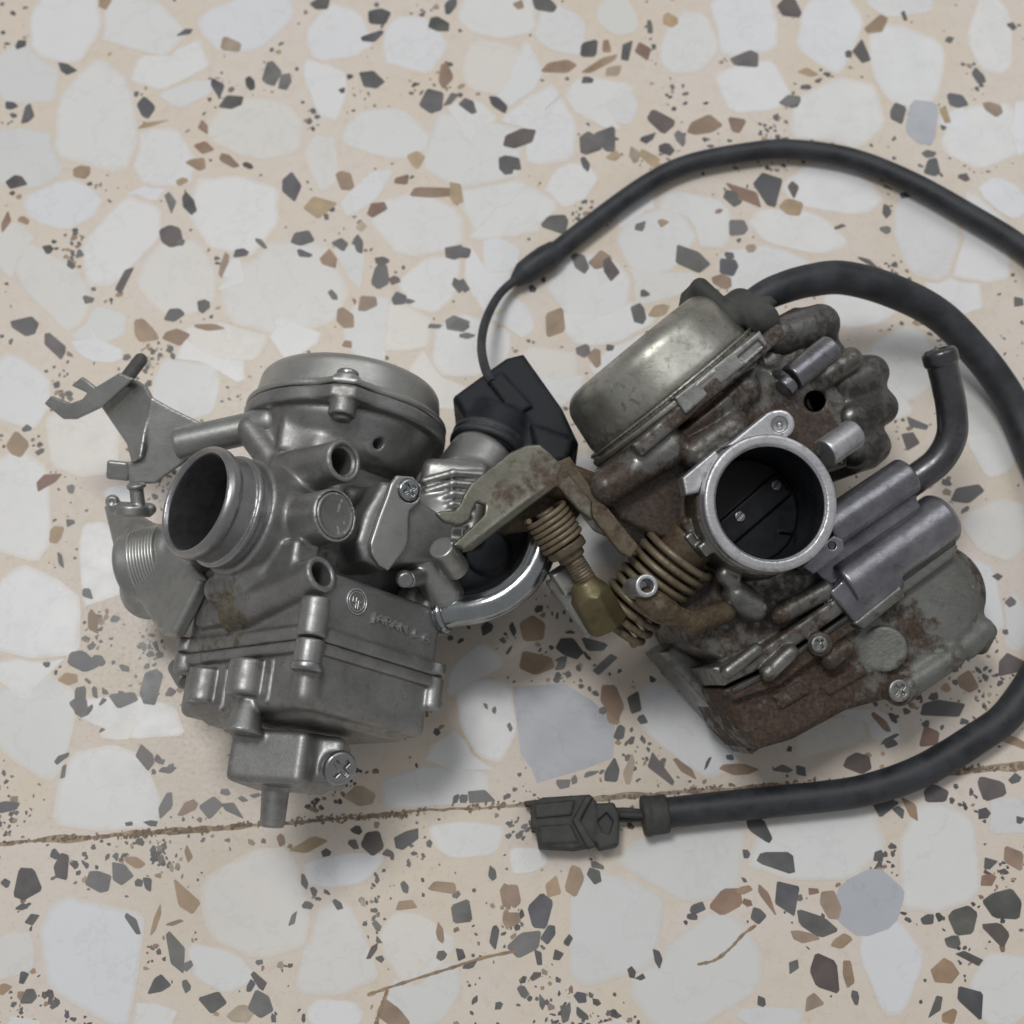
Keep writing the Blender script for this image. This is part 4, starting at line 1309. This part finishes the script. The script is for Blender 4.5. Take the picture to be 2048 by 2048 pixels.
rb += [('u', 2.5, cyl(DR(-17, 0, -2), DR(-3, 0, 0), 19, 2.0, r1=25.5)),
       ('u', 0.6, cyl(DR(-4.6, 0, 0), DR(-0.4, 0, 0), RDR + 0.6, 0.7)),
       ('u', 0.8, box(DR(-2.6, 0, 10), (E1, E2, NR), (25.5, 2.0, 16.5), 0.8)),
       # bright lug under the flange
       ('u', 2, capsule(R(1215, 974, -12), R(1340, 896, -12), 4.7)),
       ('u', 1.3, pri([(1185, 950), (1350, 830), (1470, 860), (1420, 930), (1400, 1000), (1415, 1085), (1330, 1080), (1240, 1040), (1205, 1000)], -46, -15, 1.6)),
       ('u', 1.3, pri([(1400, 800), (1500, 720), (1620, 760), (1690, 860), (1690, 930), (1480, 860)], -48, -13, 1.6)),
       ('u', 0.8, capsule(R(1390, 905, -11), R(1470, 850, -11), 4.0)),
       ('u', 0.7, capsule(R(1400, 835, -13), R(1490, 780, -13), 4.0)),
       ('u', 1.2, pri([(1500, 720), (1580, 660), (1690, 740), (1730, 860), (1700, 930), (1640, 940), (1560, 800)], -50, -22, 4)),
       ('u', 0.8, capsule(R(1620, 770, -20), R(1700, 720, -22), 3.5)),
       ('u', 0.8, cyl(R(1566, 770, -12), R(1575, 762, -12), 4.0, 0.5)),
       ('s', 0.5, cyl(R(1630, 803, -40), R(1628, 802, 0), 2.8, 0.3)),
       # lower left: dark block round the levers
       ('u', 1.2, pri([(1300, 1085), (1400, 1060), (1480, 1130), (1600, 1140), (1660, 1130), (1725, 1215), (1640, 1290), (1500, 1350), (1380, 1290), (1340, 1220)], -48, -19, 1.6)),
       ('u', 1.0, capsule(R(1475, 1190, -15), R(1505, 1215, -15), 4.0)),
       ('u', 1.0, capsule(R(1450, 1150, -13), R(1462, 1160, -13), 2.6)),
       ('u', 0.8, box(R(1408, 1098, -9), (E1, E2, NR), (1.6, 1.8, 2.5), 0.4)),
       ('u', 0.8, box(R(1384, 1085, -11), (E1, E2, NR), (1.2, 2.6, 2.5), 0.4)),
       ('u', 0.7, capsule(R(1560, 1230, -15), R(1650, 1180, -15), 2.6)),
       # joint flange above the bowl
       ('u', 1.0, pri([(1425, 1335), (1450, 1372), (1540, 1330), (1826, 1130), (1908, 1072), (1895, 1045), (1820, 1085), (1680, 1190), (1520, 1300)], -46, -13.5, 1.0)),
       ('u', 0.5, pri([(1706, 1246), (1800, 1170), (1812, 1192), (1730, 1258)], -20, -11.5, 0.8)),
       ('u', 0.8, capsule(R(1456, 1343, -12.5), R(1512, 1300, -12.5), 1.9)),
       ('u', 0.8, capsule(R(1536, 1346, -12.5), R(1580, 1305, -12.5), 2.2)),
       ('u', 0.8, cyl(R(1640, 1288, -18), R(1640, 1288, -11.5), 3.2, 0.7)),
       ('u', 0.8, capsule(R(1660, 1320, -14), R(1690, 1296, -14), 2.4)),
       ('u', 0.6, capsule(R(1372, 1045, -12), R(1400, 1085, -12), 1.6)),
       ('s', 0.5, cyl(tc - NR * 60, tc, 14.25, 0.2))]
sp_r = [(R(1250, 960, -12), 12, 0.55), (R(1400, 800, -12), 9, 0.75), (R(1380, 850, -12), 8, 0.5), (R(1610, 850, -12), 8, 0.75), (R(1290, 1010, -12), 12, 0.7), (R(1540, 1240, -17), 8, 0.3), (R(1400, 1200, -18), 10, 0.4),  # last two spots darken the area below the throat ring
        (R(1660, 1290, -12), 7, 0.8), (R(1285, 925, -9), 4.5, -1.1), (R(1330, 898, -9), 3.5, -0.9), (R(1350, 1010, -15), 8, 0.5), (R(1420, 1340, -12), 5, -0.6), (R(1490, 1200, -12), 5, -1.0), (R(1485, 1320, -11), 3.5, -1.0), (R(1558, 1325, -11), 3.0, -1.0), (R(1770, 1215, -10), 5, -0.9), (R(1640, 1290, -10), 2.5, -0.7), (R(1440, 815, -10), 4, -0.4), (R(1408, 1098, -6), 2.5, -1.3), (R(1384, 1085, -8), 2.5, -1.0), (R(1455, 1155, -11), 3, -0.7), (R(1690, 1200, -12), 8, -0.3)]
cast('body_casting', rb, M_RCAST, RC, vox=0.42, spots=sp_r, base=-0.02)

bt = [('u', 0, pri([(1531, 643), (1599, 607), (1660, 625), (1676, 645), (1674, 655), (1702, 690), (1760, 726), (1777, 781), (1789, 820), (1764, 848), (1780, 889), (1762, 930), (1722, 945), (1690, 860), (1640, 740), (1570, 690)], -54, -26, 5)),
      ('u', 3, capsule(R(1680, 775, -26), R(1742, 746, -29), 5.0)),
      ('u', 3, capsule(R(1700, 838, -25), R(1760, 815, -29), 5.0)),
      ('u', 3, capsule(R(1706, 903, -26), R(1748, 892, -29), 4.6)),
      ('u', 3, capsule(R(1560, 676, -24), R(1640, 648, -27), 5.5))]
M_SIDE = metal('greasy_grey_cast', (0.15, 0.148, 0.14), (0.23, 0.228, 0.22), 0.3, 0.48, 0.8, grain=1500, bstr=0.3, rust0=(0.024, 0.022, 0.02), rust1=(0.062, 0.056, 0.049), base_rust=0.12, dirt=0.6, coat=0.2, rust_rough=0.45, wear_glint=0.35)
cast('side_boot', bt, M_SIDE, RC, vox=0.5, base=0.3, spots=[(R(1600, 640, -20), 6, -0.5), (R(1740, 750, -22), 5, -0.45), (R(1720, 900, -22), 5, -0.3)])
# bright scraped lug under the joint
lug = [(1349, 794), (1372, 828), (1486, 733), (1537, 688), (1520, 660)]
cast('flange_lug', [('u', 0, pri(lug, -14, -4.0, 0.5)), ('s', 0.4, pri([(1478, 712), (1520, 676), (1532, 690), (1494, 724)], -5.2, -3, 0.3))], M_LUG, RC, vox=0.32, spots=[(R(1360, 800, -5), 3, 0.4), (R(1430, 760, -4), 5, 0.15)])
# machined tube stubs
cast('vent_stub', [('u', 0, cyl(R(1582, 758, -11), R(1662, 695, -13), 3.7, 0.5)), ('u', 0.4, cyl(R(1566, 778, -10), R(1580, 762, -10), 2.9, 0.6))], M_TUBE, RC, vox=0.3)
cast('pivot_stub', [('u', 0, cyl(R(1648, 908, -12), R(1708, 866, -15), 4.0, 0.6))], M_BRIGHT, RC, vox=0.3, spots=[(R(1690, 860, -12), 4, 0.35)])
# ---- throat ring and ears
ring = [('u', 0, cyl(tc - NR * 6, tc, 17.4, 0.8)),
        ('s', 0.3, cyl(tc - NR * 12, tc + NR, 14.2, 0.1)),
        ('s', 0.4, cyl(tc - NR * 0.5, tc + NR, 14.7, 0.2)),
        ('s', 0.3, torus(tc - NR * 3.2, NR, 17.6, 0.5))]
cast('throat_ring', ring, M_BRIGHT, RC, vox=0.3, spots=[(R(1640, 1110, -2), 4, 0.3), (R(1420, 1050, -2), 4, 0.25)])
ear_top = [(1452, 892), (1536, 824), (1552, 818), (1572, 826), (1580, 850), (1560, 880), (1500, 890)]
ear_left = [(1365, 955), (1432, 898), (1440, 912), (1412, 950), (1398, 985), (1372, 990)]
ear_low = [(1606, 1132), (1628, 1148), (1690, 1102), (1688, 1078), (1668, 1070), (1645, 1088)]
ears = [('u', 0, pri(ear_top, -8, -2.6, 0.6)), ('u', 0.0, pri(ear_left, -9, -4.0, 0.6)), ('u', 0, pri(ear_low, -11, -5.0, 0.6)),
        ('u', 0, cyl(R(1559, 849, -8), R(1559, 849, -2.6), 3.75, 0.5)), ('s', 0.2, cyl(R(1559, 849, -5), R(1559, 849, 0), 2.0, 0.1)), ('u', 0.1, cyl(R(1559, 849, -7), R(1559, 849, -3.4), 0.65, 0.25)),
        ('s', 0.2, cyl(R(1664, 1091, -8), R(1664, 1091, 0), 1.0, 0.1))]
cast('ear', ears[:1] + ears[3:6], M_BRIGHT, RC, vox=0.25)
cast('ear', ears[1:2], M_BRIGHT, RC, vox=0.3, spots=[(R(1370, 990, -4), 3, 0.4)])
cast('ear', ears[2:3] + ears[6:], M_TUBE, RC, vox=0.25)
# ---- bore, choke shaft and plate
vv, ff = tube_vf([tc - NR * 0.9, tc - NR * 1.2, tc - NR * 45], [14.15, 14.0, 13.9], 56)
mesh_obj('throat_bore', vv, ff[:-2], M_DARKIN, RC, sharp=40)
tcd = tc - NR * 19
mid_s = R(1517, 1001, -19)
off = np.dot(mid_s - tcd, E2)
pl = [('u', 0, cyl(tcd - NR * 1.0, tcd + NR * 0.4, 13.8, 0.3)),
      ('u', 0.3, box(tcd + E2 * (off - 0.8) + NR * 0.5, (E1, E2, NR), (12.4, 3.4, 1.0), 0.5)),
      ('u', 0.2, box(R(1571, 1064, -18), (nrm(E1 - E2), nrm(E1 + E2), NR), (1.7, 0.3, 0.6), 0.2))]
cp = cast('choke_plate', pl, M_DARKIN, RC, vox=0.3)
for (x, y) in ((1554, 970), (1481, 1033)):
    screw('screw', R(x, y, -17), NR, 1.5, 0.9, M_TUBE, cp, slot='slot', rot=0.9)

# ---- diaphragm cap (dome)
cast('diaphragm_cap', [('u', 0, cyl(DR(-0.4, 0, 0), DR(19.0, 0, 0), RDR - 0.6, 5.5, r1=RDR - 3.0)),
                       ('u', 0.5, cyl(DR(-0.5, 0, 0), DR(1.3, 0, 0), RDR + 0.7, 0.5)),
                       ('u', 0.4, torus(DR(2.4, 0, 0), E2, RDR - 0.2, 0.5))], M_RCAP, RC, vox=0.45,
     spots=[(DR(3, -20, 18), 8, 0.5), (DR(8, 15, 20), 8, 0.35), (DR(10, -12, 22), 6, 0.15)])
ek = [(1383, 567), (1400, 560), (1418, 563), (1448, 590), (1490, 593), (1545, 588), (1560, 602), (1531, 643), (1505, 662), (1460, 650), (1418, 612), (1376, 604)]
cast('cap_ear', [('u', 0, pri(ek, -34, -22, 2.2)), ('u', 2, capsule(R(1400, 575, -21), R(1470, 640, -18), 2.6)), ('u', 2, capsule(R(1480, 610, -21), R(1525, 640, -18), 4.5))], M_GREYR, RC, vox=0.45, spots=[])

# ---- lower right tubes and block
tb = [('u', 0, cyl(R(1645, 1066, -13), R(1814, 952, -15), 5.4, 0.7)),
      ('u', 2.0, pri([(1620, 1130), (1690, 1075), (1830, 990), (1862, 1030), (1720, 1150), (1660, 1175)], -34, -14, 1.5))]
cast('tube_housing', tb, M_TUBE, RC, vox=0.42, spots=[(R(1760, 1050, -14), 6, 0.25), (R(1690, 1140, -12), 6, 0.2)])
cast('starter_barrel', [('u', 0, cyl(R(1682, 1180, -17), R(1882, 1036, -18), 7.4, 0.9)), ('u', 1.0, cyl(R(1872, 1043, -18), R(1892, 1029, -18), 7.0, 2.0)),
                        ('u', 1, box(R(1712, 1178, -20), (E1, E2, NR), (9, 6.0, 8), 1.0))], M_TUBE, RC, vox=0.42, spots=[(R(1700, 1200, -12), 5, 0.3)])
# ---- vent elbow
ve = [R(1790, 985, -20), R(1835, 955, -19), R(1878, 920, -17), R(1903, 872, -15), R(1903, 820, -13), R(1894, 770, -11), R(1884, 728, -9), R(1879, 708, -8.5)]
tube('vent_elbow', ve, 4.1, M_ELBOW, RC, seg=28, smooth_n=10, base=0.05)
vd = nrm(ve[-1] - ve[-2])
cast('elbow_bead', [('u', 0, cyl(ve[-1] - vd * 3.4, ve[-1] + vd * 1.4, 4.75, 1.6)), ('s', 0.4, cyl(ve[-1] - vd * 1, ve[-1] + vd * 3, 2.5, 0.1))], M_ELBOW, RC, vox=0.25)

# ---- float bowl
bo = [(1905, 1078), (1920, 1092), (1918, 1108), (1948, 1160), (1960, 1200), (1962, 1230), (1950, 1265), (1900, 1325), (1830, 1385), (1700, 1420), (1590, 1480), (1520, 1500), (1480, 1460), (1445, 1385), (1560, 1330), (1826, 1140)]
fb = [('u', 0, pri(bo, -48, -17.5, 3.2)),
      ('u', 2.0, pri([(1905, 1076), (1918, 1094), (1912, 1112), (1840, 1165), (1560, 1370), (1470, 1400), (1450, 1380), (1560, 1330), (1826, 1140)], -44, -14.5, 0.7)),
      ('u', 1.2, capsule(R(1808, 1378, -19), R(1905, 1312, -19), 3.4)),
      ('u', 1.2, capsule(R(1960, 1262, -22), R(1930, 1290, -21), 4.0)),
      ('u', 1.0, cyl(R(1967, 1250, -28), R(1945, 1292, -26), 4.2, 0.9)),
      ('u', 1.0, cyl(R(1800, 1380, -28), R(1798, 1382, -17), 4.0, 0.9)),
      ('u', 0.8, cyl(R(1766, 1296, -28), R(1768, 1298, -15.8), 6.0, 0.6)),
      ('u', 3, sph(R(1862, 1190, -33), 14.5)),
      ('u', 0.6, pri([(1545, 1392), (1600, 1362), (1622, 1384), (1566, 1418)], -22, -16.2, 0.7)),
      ('u', 0.6, pri([(1640, 1372), (1722, 1326), (1738, 1346), (1660, 1392)], -22, -16.5, 0.7))]
cast('float_bowl', fb, M_RBOWL, RC, vox=0.42, base=0.42,
     spots=[(R(1885, 1185, -16), 9.5, -1.9), (R(1768, 1296, -15), 6, -1.8), (R(1850, 1350, -18), 6, -1.1), (R(1955, 1270, -20), 7, -1.1), (R(1560, 1440, -18), 16, 0.45), (R(1830, 1235, -15), 7, 0.6), (R(1720, 1360, -17), 14, 0.4), (R(1890, 1110, -14), 5, -0.6)])
cast('bowl_foot', [('u', 0, pri([(1320, 1304), (1350, 1285), (1450, 1345), (1500, 1420), (1535, 1488), (1506, 1510), (1410, 1402)], -52, -34, 1.5))], M_RCAST, RC, vox=0.5, base=-0.45, spots=[(R(1510, 1490, -36), 6, 0.8)])

for (x, y, d, r_) in ((1800, 1381, -15.0, 3.0), (1640, 1288, -10.6, 2.3)):
    screw('bowl_screw', R(x, y, d), NR, r_, 1.6, M_LUG, RC, rot=0.2 + x * 0.01, base=0.25)
cast('joint_gasket', [('u', 0, pri([(1462, 1378), (1545, 1336), (1828, 1136), (1912, 1078), (1914, 1086), (1832, 1146), (1550, 1346), (1468, 1388)], -44, -13.9, 0.3))], M_BOOT, RC, vox=0.3)
# ---- throttle lever assembly: big torsion spring, pivot post, hook
sx0, sx1 = R(1368, 1098, -17), R(1226, 1258, -27)
cpts = coil_pts(sx0, sx1, 9.5, 10.4, 30, 7.6)
vv, ff = tube_vf(cpts, 1.0, 8)
mesh_obj('torsion_spring', vv, ff, M_RUSTY, RC, rust=rust_at(vv, [(R(1300, 1180, -12), 10, -0.2)], 0.16), sharp=60)
cast('spring_core', [('u', 0, cyl(sx0 + nrm(sx0 - sx1) * 4, sx1 + nrm(sx0 - sx1) * 6, 7.0, 0.8, r1=4.8))], M_RUSTY, RC, vox=0.45, base=0.4)
po = R(1294, 1171, -4)
cast('pivot_post', [('u', 0, cyl(po - NR * 14, po, 2.9, 0.4)), ('s', 0.2, cyl(po - NR * 6, po + NR, 1.75, 0.1))], M_BRIGHT, RC, vox=0.22, spots=[(po - NR * 6, 4, 0.5)])
cast('lever_hook', [('u', 0, capsule(R(1298, 1200, -9), R(1330, 1222, -10), 3.4)), ('u', 1.5, capsule(R(1330, 1222, -10), R(1385, 1246, -13), 2.6)), ('u', 1.5, capsule(R(1385, 1246, -13), R(1450, 1225, -16), 2.9)),
                    ('u', 1.0, sph(R(1318, 1212, -8), 3.2))], M_RUSTY, RC, vox=0.35, base=0.35)
# ---- link strip and hook bracket
strip = [(1112, 925), (1140, 912), (1190, 985), (1228, 1030), (1278, 1092), (1262, 1116), (1240, 1104), (1194, 1046), (1158, 1000)]
cast('link_strip', [('u', 0, pri(strip, -13.2, -11.4, 0.4))], M_RUSTY, RC, vox=0.3, base=0.2)
hook = [(1021, 904), (1055, 889), (1081, 888), (1100, 905), (1124, 930), (1109, 961), (1030, 1020), (928, 1098), (905, 1090), (969, 1029), (972, 1010), (954, 1004), (946, 1020), (938, 1043), (918, 1052), (887, 1043), (871, 1027), (880, 1022), (910, 1020), (922, 1005), (928, 988), (944, 964)]
HB = R(1090, 930, -11)
hn = nrm(NR + E1 * 0.12 + E2 * 0.1)


def hbp(pts):
    return [hit(x, y, HB, hn) for x, y in pts]


hedge = nrm(hit(1109, 961, HB, hn) - hit(928, 1098, HB, hn))
hin = nrm(np.cross(hn, hedge))
cast('hook_bracket', [('u', 0, prism(hbp(hook), hn, -1.5, 0, 0.3)),
                      ('u', 1.0, prism(hbp([(1112, 956), (1118, 968), (1035, 1030), (945, 1098), (925, 1102), (1024, 1020)]), hn, -2.4, -0.2, 0.4)),
                      ('u', 1.0, prism(hbp([(1104, 930), (1124, 928), (1185, 1000), (1186, 1040), (1160, 1020), (1112, 965)]), hn, -2.2, -0.4, 0.5))], M_BRACK, RC, vox=0.35,
     spots=[(hit(1010, 975, HB, hn), 5, 0.6), (hit(1080, 915, HB, hn), 6, 0.5), (hit(1150, 985, HB, hn), 8, 0.9), (hit(1060, 990, HB, hn), 4, 0.25)])
cast('bracket_block', [('u', 0, pri([(1010, 1010), (1095, 962), (1165, 1025), (1150, 1045), (1090, 1050), (1020, 1060)], -34, -18, 3)), ('u', 2, capsule(R(1120, 960, -16), R(1200, 990, -22), 5))], M_RUSTY, RC, vox=0.45, base=0.6)
# ---- idle adjuster: small spring, collar, threaded rod, knob
g0, g1 = R(1088, 1022, -15), R(1128, 1088, -16)
vv, ff = tube_vf(coil_pts(g0, g1, 5.3, 6.5, 24), 0.72, 8)
mesh_obj('adjuster_spring', vv, ff, M_RUSTY, RC, rust=np.full(len(vv), 0.12), sharp=60)
gd = nrm(g1 - g0)
cast('adjuster_collar', [('u', 0, cyl(g1, g1 + gd * 2.6, 5.2, 0.6)), ('u', 0.4, cyl(g1 + gd * 2, g1 + gd * 4.5, 3.6, 0.6))], M_RUSTY, RC, vox=0.3, base=0.05)
rod = [('u', 0, cyl(g0, g1 + gd * 17, 2.55, 0.3))]
for i in range(14):
    rod.append(('u', 0.1, torus(g1 + gd * (4.5 + i * 0.85), gd, 2.55, 0.28)))
cast('threaded_rod', rod, M_RUSTY, RC, vox=0.24, base=0.0)
kn0, kn1 = R(1163, 1160, -16), R(1222, 1262, -20)
kd = nrm(kn1 - kn0)
ku = nrm(np.cross(kd, NR))
kn = [('u', 0, cyl(kn0, kn0 + kd * 5, 3.0, 0.6, r1=5.6)), ('u', 0.5, cyl(kn0 + kd * 4, kn1 - kd * 1.5, 5.6, 1.0))]
for i in range(6):
    a_ = i * math.pi / 3
    w_ = ku * math.cos(a_) + np.cross(kd, ku) * math.sin(a_)
    kn.append(('s', 0.3, box(kn0 + kd * 7 + w_ * 7.2, (w_, kd, np.cross(w_, kd)), (2.2, 12, 8), 0.1)))
cast('adjuster_knob', kn, M_BRASS, RC, vox=0.3, base=-0.1)
cast('cable_end', [('u', 0, cyl(R(1112, 1150, -26), R(1195, 1262, -26), 3.6, 0.8)), ('u', 0.6, box(R(1128, 1160, -23), (kd, ku, NR), (3.2, 2.4, 2.2), 0.5))], M_STEEL, RC, vox=0.35, base=0.2)

# ---- sheathed lead from the cap to the plug
zl = [(1470, 640, 34), (1515, 600, 35), (1560, 578, 35), (1620, 561, 33), (1690, 556, 30), (1785, 582, 25), (1880, 632, 18), (1962, 716, 11), (2018, 796, 7), (2052, 872, 5.2), (2100, 1000, 5), (2118, 1130, 5), (2098, 1290, 5), (2025, 1418, 5), (1949, 1479, 5), (1841, 1543, 5), (1732, 1580, 4.8), (1640, 1594, 4.6), (1542, 1604, 4.6), (1440, 1614, 4.6), (1330, 1626, 4.6)]
ld = tube('lead_sheath', [P(*p) for p in zl], [3.6, 4.4, 4.8, 4.9, 4.7, 4.8, 4.7, 4.6, 4.4, 4.5, 4.3, 4.3, 4.2], M_RUBBER, RC, seg=22, smooth_n=10)
cast('sleeve', [('u', 0, cyl(P(1284, 1633, 4.6), P(1336, 1627, 4.6), 5.3, 0.7)), ('u', 0.4, cyl(P(1286, 1633, 4.6), P(1300, 1631, 4.6), 5.6, 0.5))], M_GREYR, ld, vox=0.3)
for dy, z in ((-8, 3.5), (8, 3.4), (0, 5.6)):
    tube('wire', [P(1225, 1628 + dy * 0.8, z), P(1255, 1630 + dy * 1.1, z), P(1295, 1631 + dy * 0.6, z)], 0.85, M_GREYR, RC, seg=8, smooth_n=4)
# ---- plug
zp = 9.5
pa = nrm(P(1237, 1630, 0) - P(1061, 1650, 0))
pb = np.cross(Zv, pa)
def pz(pts, z0, z1, rd=0.6):
    return prism([P(x, y, z1) for x, y in pts], Zv, z0 - z1, 0, rd)


pg = [('u', 0, pz([(1063, 1605), (1085, 1594), (1180, 1588), (1192, 1600), (1196, 1640), (1188, 1690), (1150, 1698), (1078, 1694), (1072, 1660), (1061, 1652)], 0.3, 8.4, 0.9)),
      ('u', 0.6, pz([(1190, 1606), (1228, 1604), (1240, 1626), (1238, 1690), (1200, 1698), (1176, 1660)], 0.3, 8.0, 1.0)),
      ('u', 0.3, pz([(1145, 1640), (1172, 1592), (1186, 1592), (1160, 1640), (1192, 1692), (1176, 1698)], 6, 10.2, 0.5)),
      ('u', 0.4, pz([(1070, 1608), (1150, 1600), (1142, 1630), (1072, 1636)], 6, 9.3, 0.5)),
      ('u', 0.4, pz([(1078, 1652), (1140, 1648), (1158, 1685), (1082, 1688)], 6, 9.0, 0.5)),
      ('u', 0.4, pz([(1048, 1602), (1075, 1598), (1075, 1612), (1050, 1612)], 1.5, 5.0, 0.5)),
      ('s', 0.3, pz([(1196, 1640), (1214, 1622), (1228, 1640), (1220, 1668), (1204, 1662)], 6.8, 10, 0.3))]
cast('plug', pg, M_GREYR, RC, vox=0.32)
